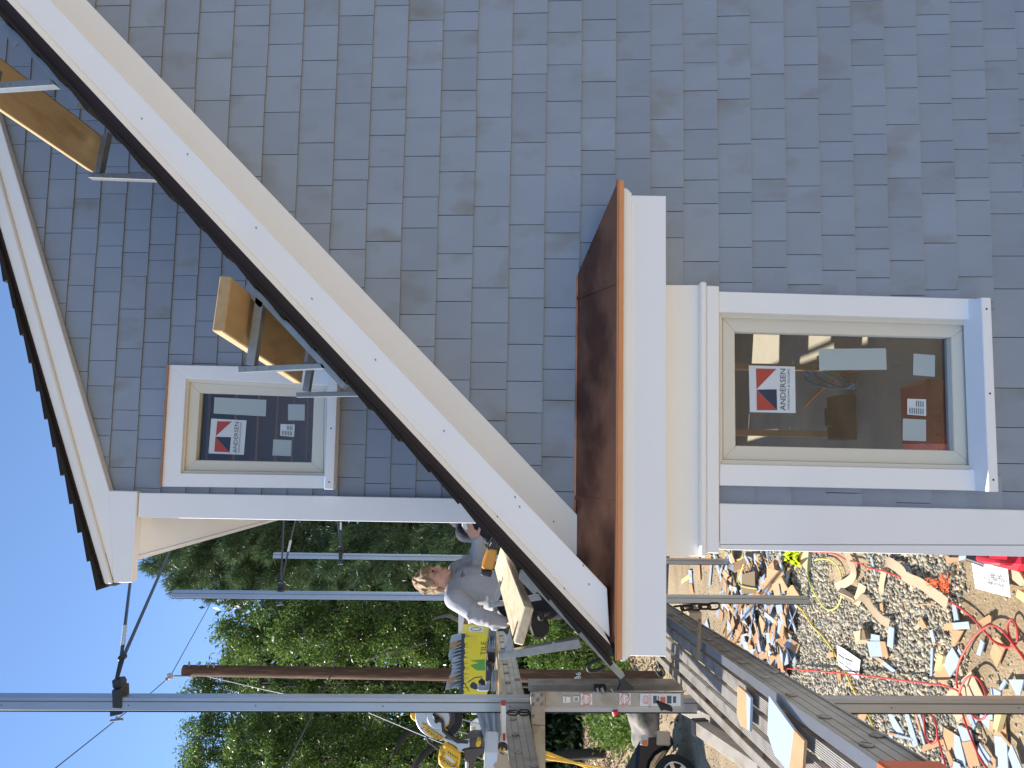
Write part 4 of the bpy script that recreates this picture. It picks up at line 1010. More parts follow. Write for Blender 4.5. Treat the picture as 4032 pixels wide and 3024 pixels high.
# ================================================================== OFFCUTS AND LITTER ON THE GROUND
def offcut(polys, z, label, group=None, name='shingle_offcut', th=0.009, mats=None, cat='offcut', tilt=0.0):
    """polys: list of (pixels, material index) lying on the level z; one solid piece with two finishes"""
    mats = mats or [M['blue'], M['cedar']]
    q = MB()
    for pts, mi in polys:
        v = [G(x, y, z) for x, y in pts]
        if tilt:
            c = v[0]; v = [p + Vector((0, 0, tilt * ((p - c).dot(Vector((0.4, 0.9, 0)))))) for p in v]
        q.prism(v, (0, 0, -th), mi)
    return single(q, name, mats, label, cat, group)
Z0 = 0.03
OC = [
 ([(C_(k6, (500, 1175), (640, 1175), (665, 1345), (530, 1340)), 0), (C_(k6, (640, 1175), (695, 1180), (728, 1350), (665, 1345)), 1)], 'square shingle offcut, mostly blue with a bare strip, over smaller pieces mid gravel'),
 ([(C_(k6, (735, 1000), (793, 1035), (778, 1262), (718, 1225)), 0)], 'slanting all blue shingle offcut touching the square one on the gravel'),
 ([(C_(k6, (523, 1090), (632, 1112), (632, 1170), (533, 1168)), 0)], 'small blue offcut just above the square one on the gravel'),
 ([(C_(k6, (560, 1345), (625, 1355), (690, 1395), (655, 1420)), 1), (C_(k6, (690, 1395), (800, 1490), (780, 1522), (655, 1420)), 0)], 'narrow offcut, bare at one end, blue at the other, below the square one'),
 ([(C_(k6, (1180, 1060), (1210, 1048), (1240, 1185), (1210, 1195)), 0), (C_(k6, (1210, 1195), (1240, 1185), (1242, 1205), (1220, 1218)), 1)], 'short narrow blue offcut alone on open gravel beside a bare triangular one'),
 ([(C_(k6, (1195, 1245), (1220, 1243), (1207, 1560), (1187, 1560)), 0), (C_(k6, (1187, 1560), (1207, 1560), (1200, 1659), (1182, 1659)), 1)], 'long straight stick of shingle, blue then bare, crossed by the red hose'),
 ([(C_(k6, (1430, 1240), (1510, 1390), (1400, 1560), (1325, 1400)), 0), (C_(k6, (1325, 1400), (1400, 1560), (1330, 1655), (1225, 1540)), 1)], 'large leaf shaped offcut, half blue and half bare, beside the broken yellow pine block'),
 ([(C_(k6, (1090, 915), (1155, 1030), (1095, 1035), (1062, 975)), 1)], 'bare triangular offcut alone on the gravel'),
 ([(C_(k6, (1338, 985), (1430, 975), (1445, 1050), (1340, 1058)), 1), (C_(k6, (1430, 975), (1590, 960), (1605, 1040), (1445, 1050)), 0)], 'level offcut, brown left and blue right, lying across others by the red hose'),
 ([(C_(k6, (1420, 1055), (1540, 1060), (1450, 1230), (1420, 1225)), 1)], 'bare wedge under the brown and blue level offcut'),
 ([(C_(k6, (1425, 775), (1465, 770), (1500, 945), (1450, 955)), 0)], 'upright narrow blue offcut where the paper strap ends by the red hose'),
 ([(C_(k6, (1715, 960), (1830, 885), (1855, 910), (1850, 985), (1790, 1015)), 1)], 'brown five sided offcut on dirt inside the bend of red hose'),
 ([(C_(k6, (1740, 1150), (1775, 1190), (1735, 1340), (1692, 1315)), 0)], 'blue offcut on dirt next to the hose loops'),
 ([(C_(k6, (1500, 1240), (1530, 1310), (1525, 1335), (1485, 1280)), 0)], 'tiny blue triangle between hose and leaf shaped offcut'),
 ([(C_(k6, (535, 260), (553, 262), (590, 455), (575, 460)), 0)], 'white sliver on gravel close to the paper straps'),
 ([(C_(k6, (762, 285), (850, 330), (860, 355), (790, 330)), 1), (C_(k6, (850, 330), (940, 360), (970, 428), (860, 355)), 0)], 'pointed offcut, bare then blue, above the long paper strap'),
 ([(C_(k6, (1355, 260), (1500, 265), (1500, 300), (1370, 330)), 1), (C_(k6, (1500, 242), (1580, 242), (1590, 268), (1500, 300)), 0)], 'bare and blue offcut next to the white corner board, above the white carton sheet'),
 ([(C_(k6, (638, 765), (670, 760), (680, 860), (645, 830)), 1)], 'small bare block shaped offcut by the middle paper strap'),
 ([(C_(k6, (1068, 770), (1215, 763), (1220, 778), (1070, 783)), 1)], 'thin pale splinter alone on gravel'),
 ([(C_(k6, (60, 1305), (120, 1290), (135, 1340), (65, 1358)), 1)], 'small bare square beside the yellow cord'),
 ([(C_(k6, (165, 1490), (205, 1480), (220, 1600), (180, 1605)), 1)], 'bare upright piece under the red hose near the printed sheet'),
 ([(C_(kb, (1400, 215), (1650, 215), (1590, 465), (1525, 465)), 0)], 'blue four sided offcut on dirt at the frame edge, between two brown slivers'),
 ([(C_(kb, (1340, 200), (1370, 250), (1290, 390), (1240, 360)), 0)], 'short blue strip leaning to the four sided blue offcut'),
 ([(C_(kb, (1110, 335), (1270, 420), (1270, 465), (1120, 465)), 0)], 'blue corner piece right of the hose loop over the cardboard'),
 ([(C_(kb, (560, 950), (760, 1040), (800, 1210), (640, 1240)), 0), (C_(kb, (640, 1240), (800, 1210), (910, 1620), (740, 1640)), 1)], 'long offcut, blue top and bare split foot, crossed by the red hose at the bottom'),
 ([(C_(kb, (335, 985), (520, 1100), (520, 1480), (345, 1350)), 1), (C_(kb, (520, 1100), (600, 1150), (690, 1540), (700, 1659), (520, 1480)), 0)], 'wide offcut, brown left half and blue right half, at the bottom by the orange cap'),
 ([(C_(kb, (420, 1360), (500, 1560), (450, 1650), (380, 1440)), 1)], 'small bare lozenge lying on the wide brown and blue offcut'),
 ([(C_(kb, (930, 1240), (1100, 1490), (1050, 1630), (900, 1390)), 0)], 'pale blue lozenge right of the lowest hose run'),
 ([(C_(kb, (1160, 900), (1330, 850), (1360, 1160), (1170, 1130)), 1), (C_(kb, (1170, 1130), (1360, 1160), (1380, 1700), (1200, 1700)), 0)], 'long upright board, brown above and pale blue below, left of the pale pointed one'),
 ([(C_(kb, (1450, 1265), (1630, 1690), (1480, 1690), (1395, 1430)), 0)], 'pale blue pointed offcut nearest the lower right ground corner'),
 ([(C_(kb, (740, 745), (890, 870), (820, 1040), (720, 790)), 0), (C_(kb, (720, 790), (820, 1040), (770, 1030), (620, 950)), 1)], 'offcut with blue and bare halves under the hose loop left of the pole'),
 ([(C_(kb, (940, 745), (1130, 700), (1130, 880), (1080, 1050), (950, 890)), 0), (C_(kb, (1090, 880), (1150, 900), (1150, 1070), (1080, 1050)), 1)], 'broad blue offcut with one bare corner beside the new pine stick'),
 ([(C_(kb, (0, 1290), (335, 1180), (340, 1270), (0, 1390)), 1)], 'long bare board end lying level below the red hose coil'),
 ([(C_(kb, (340, 1510), (440, 1690), (250, 1690)), 0)], 'blue triangle at the bottom beside the orange end cap'),
 ([(C_(kb, (510, 1550), (600, 1590), (640, 1690), (480, 1690)), 0)], 'blue stub at the bottom under the wide brown and blue offcut'),
 ([(C_(kb, (1130, 1450), (1190, 1520), (1190, 1659), (1090, 1590)), 1)], 'bare fragment tucked beside the long upright board'),
 ([(C_(k7, (1360, 775), (1400, 775), (1525, 1000), (1510, 1050), (1420, 950)), 0)], 'bent blue strip between stage and the red hose coil'),
 ([(C_(k7, (1365, 970), (1410, 965), (1420, 1080), (1390, 1090)), 0)], 'short blue strip against the bent one near the stage'),
 ([(C_(k7, (1545, 775), (1590, 780), (1690, 1130), (1640, 1160)), 0)], 'tall narrow blue strip left of the red hose coil'),
 ([(C_(k7, (1690, 775), (1715, 775), (1800, 1060), (1780, 1060)), 0)], 'white sliver inside the red hose coil'),
 ([(C_(k7, (1060, 770), (1140, 775), (1100, 880), (1045, 850)), 1)], 'bare offcut between the nearest pole and the stage, on the yellow cord'),
 ([(C_(k4, (855, 400), (885, 400), (890, 550), (865, 550)), 0), (C_(k4, (865, 550), (890, 550), (905, 655), (870, 655)), 1)], 'narrow offcut, white then bare, on dirt under the yellow stick'),
 ([(C_(k4, (955, 250), (972, 250), (985, 515), (970, 515)), 1)], 'thin upright bare stick on open dirt below the white frieze'),
 ([(C_(k4, (1122, 220), (1140, 225), (1215, 530), (1195, 535)), 0)], 'long white sliver crossing a bare one on the dirt'),
 ([(C_(k4, (1100, 300), (1115, 300), (1090, 575), (1075, 570)), 0)], 'narrow white and bare sliver at the upper end of the dirt'),
 ([(C_(k4, (1045, 230), (1100, 230), (1105, 390), (1050, 385)), 1)], 'bare board end by the house at the upper end of the dirt'),
 ([(C_(k4, (1275, 205), (1285, 205), (1295, 480), (1280, 480)), 0)], 'thin white upright sliver near the lime cord'),
 ([(C_(k4, (1252, 255), (1262, 262), (1215, 395), (1205, 390)), 1)], 'pale leaning splinter near the lime cord'),
 ([(C_(k4, (1030, 1010), (1055, 930), (1078, 1040)), 0)], 'small blue triangle on dirt beside the walking stage'),
 ([(C_(k4, (1255, 965), (1272, 972), (1215, 1115), (1200, 1105)), 1)], 'white and bare splinter leaning beside the walking stage'),
]
for polys, lab_ in OC: offcut(polys, Z0 + random.uniform(0, 0.025), lab_, tilt=random.uniform(0, 0.07))
offcut([(C_(k4, (660, 600), (860, 445), (882, 472), (680, 632)), 0)], 0.035, 'yellow pine stick on dirt, close under the white return', name='pine_stick', th=0.025, mats=[M['yellow_wood']], cat='stick')
offcut([(C_(kb, (1185, 700), (1310, 700), (1215, 1065), (1150, 1010)), 0)], 0.075, 'new pine stick lying on the brown and blue board right of the pole', name='pine_stick', th=0.035, mats=[M['yellow_wood']], cat='stick')
offcut([(C_(k6, (1235, 1480), (1250, 1400), (1280, 1310), (1330, 1340), (1310, 1420), (1255, 1500)), 0)], 0.06, 'broken yellow pine block beside the leaf shaped offcut', name='pine_block', th=0.04, mats=[M['yellow_wood']], cat='wood block')
offcut([(C_(k6, (2145, 610), (2260, 680), (2260, 790), (2120, 690)), 0)], 0.06, 'pine block at the frame edge with the cable shadow', name='pine_block', th=0.05, mats=[M['yellow_wood']], cat='wood block')
# the pile: two finishes, many shapes
pile_mesh = []; pile_w = []
rp = random.Random(21)
for kind in range(18):
    L_, W_ = rp.uniform(0.16, 0.44), rp.uniform(0.055, 0.16)
    if kind % 5 == 2: W_ = rp.uniform(0.015, 0.035); L_ = rp.uniform(0.2, 0.45)
    pile_w.append(W_); cut = rp.uniform(-0.8, 0.8) * W_; cut2 = rp.uniform(-0.8, 0.8) * W_
    sp = rp.uniform(0.35, 0.7)
    a = [(-W_ / 2, 0), (W_ / 2, cut2 * 0.6), (W_ / 2, L_ * sp), (-W_ / 2, L_ * sp)]; b = [(-W_ / 2, L_ * sp), (W_ / 2, L_ * sp), (W_ / 2, L_ + cut * 0.5), (-W_ / 2, L_ - cut * 0.5)]
    q = MB(); tp = 0.010
    mode = kind % 3
    q.prism([(x, y - L_ / 2, 0) for x, y in a], (0, 0, tp), 0 if mode != 1 or kind % 2 else 1)
    q.prism([(x, y - L_ / 2, 0) for x, y in b], (0, 0, tp * 0.8), 1)
    pile_mesh.append(q.mesh('shingle_offcut', [M['blue'], M['cedar']]))
pile_poly = [(2895, 2185), (3080, 2185), (3150, 2330), (3160, 2440), (3140, 2560), (3140, 2680), (3060, 2705), (2960, 2640), (2890, 2510), (2855, 2420), (2860, 2280)]
def in_poly(x, y, pg):
    c = False; j = len(pg) - 1
    for i in range(len(pg)):
        if ((pg[i][1] > y) != (pg[j][1] > y)) and x < (pg[j][0] - pg[i][0]) * (y - pg[i][1]) / (pg[j][1] - pg[i][1]) + pg[i][0]: c = not c
        j = i
    return c
n = 0
while n < 205:
    x, y = rp.uniform(2850, 3170), rp.uniform(2180, 2710)
    if not in_poly(x, y, pile_poly): continue
    i = rp.randrange(18)
    o = bpy.data.objects.new('shingle_offcut', pile_mesh[i]); COL.objects.link(o)
    p = G(x, y); p.z = 0.025 + rp.uniform(0, 0.12) * (1 if n > 60 else 0.4)
    o.location = p
    o.rotation_euler = (rp.gauss(0, 0.16), rp.gauss(0, 0.22), rp.gauss(0.25, 0.75) + (math.pi if rp.random() < 0.4 else 0))
    thin = i % 5 == 2
    fin = 'bare cedar' if i % 3 == 1 and i % 2 == 0 else 'half blue half bare'
    shp = 'sliver' if thin else ('broad offcut' if pile_w[i] > 0.10 else 'narrow offcut')
    zone = 'by the house corner' if y < 2260 else ('by the brown card' if y < 2335 else ('touching the middle pole' if y < 2400 else ('just past the middle pole' if y < 2480 else ('beside the walking stage' if y < 2550 else ('beside the stage rail' if y < 2610 else 'by the long red hose')))))
    side = 'on the dirt side' if x < 2960 else ('in its middle' if x < 3060 else 'on the gravel side')
    tag(o, fin + ' ' + shp + ', heap ' + zone + ', ' + side, 'offcut', 'pieces in the offcut heap')
    n += 1
for k, (px, py) in enumerate([(2790, 2840), (2900, 2960), (3240, 2930), (3330, 2800), (3640, 2870), (3560, 2900), (3420, 2910), (3960, 2890), (3950, 2560), (3180, 2800)]):
    o = bpy.data.objects.new('shingle_offcut', pile_mesh[(k * 5) % 18]); COL.objects.link(o); p = G(px, py); p.z = 0.03; o.location = p; o.rotation_euler = (0.05, 0.08, k * 1.3)
    tag(o, ['stray offcut on dirt in front of the dark car', 'stray offcut on dirt under the grey square tubes', 'stray offcut seen under the stage between its slats', 'stray offcut on gravel close by the stage rail', 'stray offcut among blue strips left of the red coil', 'stray offcut behind the red hose coil', 'stray offcut between stage rail and bent blue strip', 'stray offcut on dirt at the lower frame corner', 'stray offcut on dirt right of the hose loops', 'stray offcut on gravel beside the instruction sheet'][k], 'offcut', 'stray offcuts around the stage')
# on the walking stage
def on_stage(polys, h, label, th=0.01, mats=None):
    q = MB()
    for pts, mi in polys: q.prism([G(x, y, 2.3 + h) for x, y in pts], (0, 0, -th), mi)
    return single(q, 'shingle_offcut', mats or [M['blue'], M['cedar'], M['card_brown']], label, 'offcut')
on_stage([(C_(k7, (75, 595), (345, 965), (330, 1120), (290, 1420), (140, 1250), (58, 1010)), 0), (C_(k7, (345, 965), (462, 1090), (440, 1420), (290, 1420), (330, 1120)), 1)], 0.03, 'big blue shingle with a bare brown edge lying on the walking stage')
on_stage([(C_(k5, (1670, 760), (1765, 840), (1775, 1240), (1700, 1200), (1660, 1060)), 1), (C_(k5, (1765, 840), (1812, 900), (1802, 1260), (1775, 1240)), 0)], 0.028, 'brown shingle with narrow blue edge across the stage slats')
on_stage([(C_(k5, (1240, 35), (1258, 60), (1236, 490), (1214, 480)), 1)], 0.03, 'thin cedar stick laid over the far part of the walking stage')
on_stage([(C_(k5, (930, 470), (950, 470), (970, 515), (950, 520)), 1)], 0.015, 'tiny cedar chip on the stage slats near the white return')
# sheets, cards, straps
def sheet(name, polys, z, mats, label, cat, texts=(), th=0.003, bend=0.0):
    q = MB()
    for pts, mi in polys: q.prism([G(x, y, z) for x, y in pts], (0, 0, -th), mi)
    for s, a, b, size, mi in texts:
        pa_, pb_ = G(*a, z + 0.001), G(*b, z + 0.001); ex = pb_ - pa_
        q.text(s, (pa_ + pb_) / 2, ex, Vector((0, 0, 1)).cross(ex), size, mi, width=ex.length)
    return single(q, name, mats, label, cat)
tx = lambda s, a, b, size: (s, k6(*a), k6(*b), size, 1)
sheet('carton_sheet', [(C_(k6, (1640, 315), (2030, 365), (2065, 700), (1685, 600)), 0), ] , 0.07, [M['white'], M['ink']], 'white printed carton sheet with upside down storage instructions, on dirt', 'carton sheet',
      [tx('STORE END UP ON DUNNAGE', (2010, 590), (1815, 540), 0.030), tx('KEEP DRY UNTIL APPLIED', (1998, 558), (1820, 520), 0.030), tx('MAXIMUM RECOMMENDED EXPOSURE', (2030, 520), (1772, 478), 0.034), tx('DOUBLE COURSING 14"', (1980, 485), (1815, 458), 0.030), tx('SINGLE COURSING 7"', (1970, 458), (1825, 436), 0.030)] +
      [('-' * 12, k6(1690 + i * 12, 530), k6(1682 + i * 12, 420), 0.02, 1) for i in range(4)])
sheet('paper_sheet', [(C_(k6, (172, 1220), (240, 1250), (430, 1380), (405, 1595), (190, 1440)), 0)] , 0.05, [M['white'], M['ink']], 'white instruction sheet with dark headings on the gravel, under the red hose', 'paper')
q = MB()
def qd(a, b, c, d): q.add([G(*k6(*p), 0.0515) for p in (a, b, c, d)][::-1], [(0, 1, 2, 3)], 0)
qd((190, 1305), (255, 1355), (255, 1375), (190, 1325)); qd((263, 1350), (340, 1385), (340, 1405), (263, 1370)); qd((198, 1385), (250, 1425), (250, 1440), (198, 1400)); qd((262, 1435), (330, 1480), (330, 1495), (262, 1450)); qd((345, 1490), (405, 1530), (405, 1545), (345, 1505))
for i in range(6):
    qd((265, 1378 + i * 9), (338, 1413 + i * 9), (338, 1416 + i * 9), (265, 1381 + i * 9)); qd((350, 1420 + i * 10), (410, 1450 + i * 10), (410, 1453 + i * 10), (350, 1423 + i * 10)); qd((188, 1265 + i * 5), (320, 1345 + i * 5), (320, 1347 + i * 5), (188, 1267 + i * 5)) if i < 3 else None
ps = bpy.data.objects['paper_sheet']; q.build('heading', M['ink'], ps)
sheet('carton_sheet', [(C_(kb, (790, 75), (1000, 500), (560, 920), (380, 460)), 0)], 0.035, [M['cardboard']], 'tan carton sheet under the red hose loop, behind the nearest pole', 'carton sheet', th=0.006)
sheet('carton_sheet', [(C_(k4, (1440, 448), (1580, 410), (1587, 655), (1438, 655)), 0)], 0.16, [M['card_brown']], 'dark brown card lying on the offcut heap beside the middle pole', 'card', th=0.006)
sheet('carton_sheet', [(C_(k4, (2045, 180), (2200, 180), (2185, 400), (2150, 420), (2060, 300)), 0)], 0.03, [M['cardboard']], 'tan carton sheet beside the lime mesh and the house corner', 'carton sheet', th=0.006)
sheet('carton_sheet', [(C_(k6, (1915, 300), (1990, 275), (2010, 352), (1930, 340)), 0)], 0.04, [M['cardboard']], 'small tan card between white carton sheet and yellow cord', 'card', th=0.006)
sheet('carton_sheet', [(C_(k6, (2080, 375), (2165, 430), (2230, 540), (2170, 575), (2045, 470)), 0)], 0.05, [M['cardboard']], 'folded tan card below the red fuel can', 'card', th=0.02)
q = MB()
v = C_(k6, (350, 1070), (430, 1055), (425, 1160), (380, 1205)); q.prism([G(*p, 0.10) for p in v], (0, 0, -0.09), 0)
v = C_(k6, (432, 1052), (470, 1050), (490, 1150), (428, 1165)); q.prism([G(*p, 0.085) for p in v], (0, 0, -0.07), 1)
single(q, 'carton_scrap', [M['cardboard'], M['card_brown']], 'crumpled carton scrap with a dark opening, on the gravel', 'carton scrap')
def strap(name, pts, w, label, mt, twist=None):
    pts = spline(pts, 6); q = MB(); n = len(pts); vv = []
    for i, p in enumerate(pts):
        d = (pts[min(n - 1, i + 1)] - pts[max(0, i - 1)]).normalized()
        a = (twist or (lambda t: 0.3))(i / (n - 1))
        s = d.cross(Vector((0, 0, 1))).normalized()
        u = s * math.cos(a) + Vector((0, 0, 1)) * math.sin(a)
        vv += [p - u * w / 2, p + u * w / 2]
    q.add(vv, [(2 * i, 2 * i + 1, 2 * i + 3, 2 * i + 2) for i in range(n - 1)])
    o = single(q, name, mt, label, 'paper strap')
    md = o.modifiers.new('thickness', 'SOLIDIFY'); md.thickness = 0.002
    return o
kraft = M['cardboard']
g6 = lambda z, *p: [G(*k6(*a), z) for a in p]
strap('paper_strap', g6(0.05, (265, 190), (325, 320), (355, 440), (300, 520), (165, 590)), 0.075, 'kraft paper strap bending over the orange dirt patch', kraft)
strap('paper_strap', g6(0.06, (375, 740), (290, 700), (200, 660), (195, 620), (240, 640), (360, 720), (430, 700), (480, 720), (560, 830), (650, 930), (745, 985)), 0.07, 'curled kraft paper strap with a loop, mid gravel', kraft, lambda t: 0.9 - 0.75 * t)
strap('paper_strap', g6(0.05, (455, 560), (430, 640), (400, 720), (375, 770)), 0.07, 'short kraft strap end standing at the loop of the curled one', kraft, lambda t: 0.7)
strap('paper_strap', g6(0.04, (690, 410), (665, 520), (655, 645)), 0.07, 'short flat kraft strap next to the long one', kraft, lambda t: 0.15)
strap('paper_strap', g6(0.07, (695, 400), (685, 340), (730, 312), (800, 350), (880, 410), (930, 480), (1080, 545), (1220, 650), (1375, 770)), 0.085, 'long kraft paper strap running along the red hose', kraft, lambda t: 1.2 * (1 - t) ** 6 + 0.1)
# hoses and cords
def cord(name, pts, r, mt, label, z=0.02, n=6, cat='hose', zs=None):
    q = MB(); pts = [G(*p, z) for p in pts]
    if zs: pts = [p + Vector((0, 0, h)) for p, h in zip(pts, zs)]
    q.tube(spline(pts, n), r, 8); return single(q, name, mt, label, cat, smooth=True)
cord('air_hose', C_(k6, (-160, 195), (30, 205), (160, 225), (290, 295), (400, 315), (520, 375), (680, 410), (880, 480), (1050, 540), (1200, 630), (1400, 740), (1500, 800), (1620, 890), (1760, 1040), (1900, 1190), (2030, 1240), (2110, 1215), (2142, 1130), (2130, 1010), (2085, 940), (2045, 960), (2035, 1040), (2070, 1150), (2140, 1260), (2260, 1380)), 0.0075, M['red_hose'], 'red air hose from the house corner past the paper straps to the dirt loop', 0.045)
cord('air_hose', C_(k6, (1490, 1690), (1478, 1600), (1500, 1430), (1560, 1290), (1650, 1150), (1760, 1045), (1860, 1005), (1960, 1045), (2050, 1150), (2150, 1280), (2260, 1440)), 0.0075, M['red_hose'], 'red air hose arching up beside the leaf shaped offcut', 0.06)
hp = C_(k4, (1100, 1430), (1260, 1435), (1500, 1450), (1800, 1463), (2212, 1495)) + C_(k6, (400, 1540), (800, 1590), (1200, 1640)) + C_(kb, (320, 305), (480, 355), (590, 415), (610, 520), (640, 700), (690, 880), (740, 1020), (800, 1180), (880, 1370), (960, 1530), (1060, 1680))
cord('air_hose', hp, 0.0075, M['red_hose'], 'long red air hose from under the stage across the instruction sheet to the bottom', 0.075)
cord('air_hose', C_(kb, (600, 440), (630, 350), (690, 230), (770, 160), (840, 160), (920, 215), (990, 330), (1035, 470), (1050, 650), (1035, 790), (970, 862), (890, 858), (810, 790), (740, 690), (670, 560), (620, 440)), 0.0075, M['red_hose'], 'loop of red air hose around the nearest pole foot, over the carton sheet', 0.09)
cord('air_hose', C_(kb, (20, 700), (25, 900), (50, 1120), (100, 1230), (160, 1262), (225, 1200), (240, 1080), (215, 930), (160, 810), (100, 720), (60, 650)), 0.0075, M['red_hose'], 'narrow coil of red air hose left of the nearest pole', 0.07)
cord('air_hose', C_(kb, (240, 1130), (280, 1270), (320, 1400), (360, 1560), (390, 1700)), 0.0075, M['red_hose'], 'red air hose leading from the narrow coil to the orange cap', 0.06)
cord('extension_cord', C_(k4, (1900, 700), (2080, 820)) + C_(k6, (-90, 1010), (0, 1100), (100, 1230), (170, 1340), (260, 1500), (330, 1650)) + C_(k7, (1020, 570), (1100, 700), (1170, 840), (1230, 980), (1290, 1150)), 0.008, M['yellow_cord'], 'yellow extension cord crossing the gravel under the instruction sheet', 0.03, cat='cord')
cord('extension_cord', C_(k4, (2180, 180), (2160, 330), (2165, 480), (2215, 620)) + C_(k6, (30, 800), (90, 835), (160, 815), (210, 740), (232, 620), (225, 470), (190, 370), (110, 295), (10, 280), (-60, 290)), 0.007, M['lime_cord'], 'loop of pale yellow cord on gravel beside the curled strap', 0.035, cat='cord')
cord('extension_cord', C_(k4, (1060, 210), (1150, 265), (1200, 300), (1245, 340), (1290, 320), (1330, 250), (1340, 180)), 0.006, M['lime_cord'], 'thin pale cord curling at the upper end of the dirt', 0.03, cat='cord')
cord('extension_cord', C_(k4, (1210, 190), (1300, 250), (1400, 290), (1470, 230), (1480, 170)), 0.006, M['lime_cord'], 'second thin pale cord by the house corner, above the heap', 0.03, cat='cord')
cord('extension_cord', C_(k4, (1460, 330), (1430, 420), (1402, 510), (1420, 565), (1500, 590), (1605, 605)), 0.006, M['lime_cord'], 'pale cord draped over the dark brown card', 0.18, cat='cord')
cord('extension_cord', C_(k6, (1700, 215), (1850, 245), (1990, 268), (2060, 290), (2140, 320)), 0.009, M['yellow_cord'], 'yellow cord by the red fuel can at the house corner', 0.05, cat='cord')
cord('iron_rod', C_(k6, (1735, 240), (1790, 290), (1825, 330)), 0.012, M['card_brown'], 'short brown rod beside the white carton sheet', 0.03, n=2, cat='rod')
rr = random.Random(3)
for lab_, (x0, y0, x1, y1), nn, br in (('loose tangle of orange string by the long paper strap', (1130, 480, 1280, 600), 34, 0.0018), ('denser bunch of orange netting on the gravel', (1290, 430, 1400, 650), 60, 0.0022)):
    q = MB(); pts = [G(*k6(x0 + rr.random() * (x1 - x0), y0 + rr.random() * (y1 - y0)), 0.03 + rr.random() * 0.06) for _ in range(nn)]
    if y0 < 450: pts.sort(key=lambda p: p.y + rr.uniform(-0.12, 0.12))
    q.tube(spline(pts, 5), br, 4); single(q, 'orange_string', M['orange_string'], lab_, 'string')
q = MB(); vs_ = []
nx = 9
for i in range(nx + 1):
    for j in range(nx + 1):
        a, b = i / nx, j / nx
        x = 1890 + 170 * a + 20 * math.sin(b * 9); y = 180 + 190 * b * (0.6 + 0.4 * a); p = G(*k4(x, y), 0.06 + 0.06 * math.sin(a * 13 + b * 5) * math.cos(b * 11)); vs_.append(p)
q.add(vs_, [(i * (nx + 1) + j, (i + 1) * (nx + 1) + j, (i + 1) * (nx + 1) + j + 1, i * (nx + 1) + j + 1) for i in range(nx) for j in range(nx)])
single(q, 'safety_vest', M['lime'], 'crumpled fluorescent lime mesh vest at the house corner', 'vest')
# red fuel can at the frame edge
fc = thing('fuel_can', 'red plastic fuel can with black spout at the foot of the corner board', 'fuel can', G(4050, 2230))
c = G(4095, 2228); q = MB(); q.box(c + Vector((-0.02, -0.16, 0)), c + Vector((0.24, 0.16, 0.27))); q.build('body', M['gas_red'], fc, bevel=0.05)
q = MB(); q.cyl(c + Vector((0.0, 0.14, 0.26)), c + Vector((0.02, 0.2, 0.34)), 0.035, 0.02); q.build('spout', M['black'], fc)
q = MB(); q.tube(spline([c + Vector((0.03, -0.12, 0.26)), c + Vector((0.03, -0.1, 0.33)), c + Vector((0.03, 0.06, 0.34)), c + Vector((0.03, 0.1, 0.26))], 5), 0.02, 8); q.build('handle', M['gas_red'], fc)

# ================================================================== THINGS ON THE WORK BENCH
DB = 6.7
kc = crop(1750, 2424, 0.18083)
yb = thing('yellow_carton', 'yellow carton with black drips and a green shape, packed with shingles', 'carton', P(1915, 2600, DB))
q = MB()
v = [P(*p, DB) for p in C_(k3, (600, 195), (890, 190), (865, 880), (605, 880))]
o_ = v[0]
ex = Vector((v[3].x - v[0].x, v[3].y - v[0].y, 0)); W_ = ex.length; ex.normalize(); ez = Vector((0, 0, 1)); ey = Vector((-ex.y, ex.x, 0)); ey = ey if ey.y > 0 else -ey
topz, botz = v[0].z, v[1].z
o_ = Vector((v[0].x, v[0].y, botz)); H_ = topz - botz; D_ = 0.26; exr = ex       # ex runs to the left
bx = lambda a, b, c: o_ + exr * a + ey * b + ez * c
def bq(mb, a0, a1, c0, c1, mi, e=0.001): mb.add([bx(a0, -e, c0), bx(a1, -e, c0), bx(a1, -e, c1), bx(a0, -e, c1)], [(0, 1, 2, 3)], mi)
t_ = 0.006
for (p0, p1) in (((0, 0, 0), (W_, t_, H_)), ((0, D_ - t_, 0), (W_, D_, H_)), ((0, t_, 0), (t_, D_ - t_, H_)), ((W_ - t_, t_, 0), (W_, D_ - t_, H_)), ((t_, t_, 0), (W_ - t_, D_ - t_, t_))):
    a, b = p0, p1
    q.hexa([bx(a[0], a[1], a[2]), bx(b[0], a[1], a[2]), bx(b[0], b[1], a[2]), bx(a[0], b[1], a[2]), bx(a[0], a[1], b[2]), bx(b[0], a[1], b[2]), bx(b[0], b[1], b[2]), bx(a[0], b[1], b[2])])
q.build('box', M['box_yellow'], yb)
q = MB(); rb = random.Random(6)
x = 0.0
while x < W_:
    w = rb.uniform(0.006, 0.02); h = rb.uniform(0.024, 0.036)
    q.add([bx(x, -0.001, H_ - h), bx(min(W_, x + w), -0.001, H_ - h), bx(min(W_, x + w), -0.001, H_), bx(x, -0.001, H_)], [(0, 1, 2, 3)], 0)
    if rb.random() < 0.5: q.add([bx(x, -0.001, H_ - h - rb.uniform(0.02, 0.06)), bx(x + 0.003, -0.001, H_ - h - 0.02), bx(x + 0.003, -0.001, H_ - h + .002), bx(x, -0.001, H_ - h + .002)], [(0, 1, 2, 3)], 0)
    x += w
for i in range(12):
    for j in range(9):
        if (i + j) % 2 == 0: a, b = 0.015 + i * 0.010, H_ - 0.05 - j * 0.010; s = 0.0028 * (1 - i / 16); q.add([bx(a, -0.001, b - s), bx(a + s, -0.001, b), bx(a, -0.001, b + s), bx(a - s, -0.001, b)], [(0, 1, 2, 3)], 0)
def cpt(x, y): # pixel of the carton's front -> point just off its face
    r = ray(*kc(x, y)); n = ey; t = (bx(0, -0.0012, 0) - EYE).dot(n) / r.dot(n); return EYE + r * t
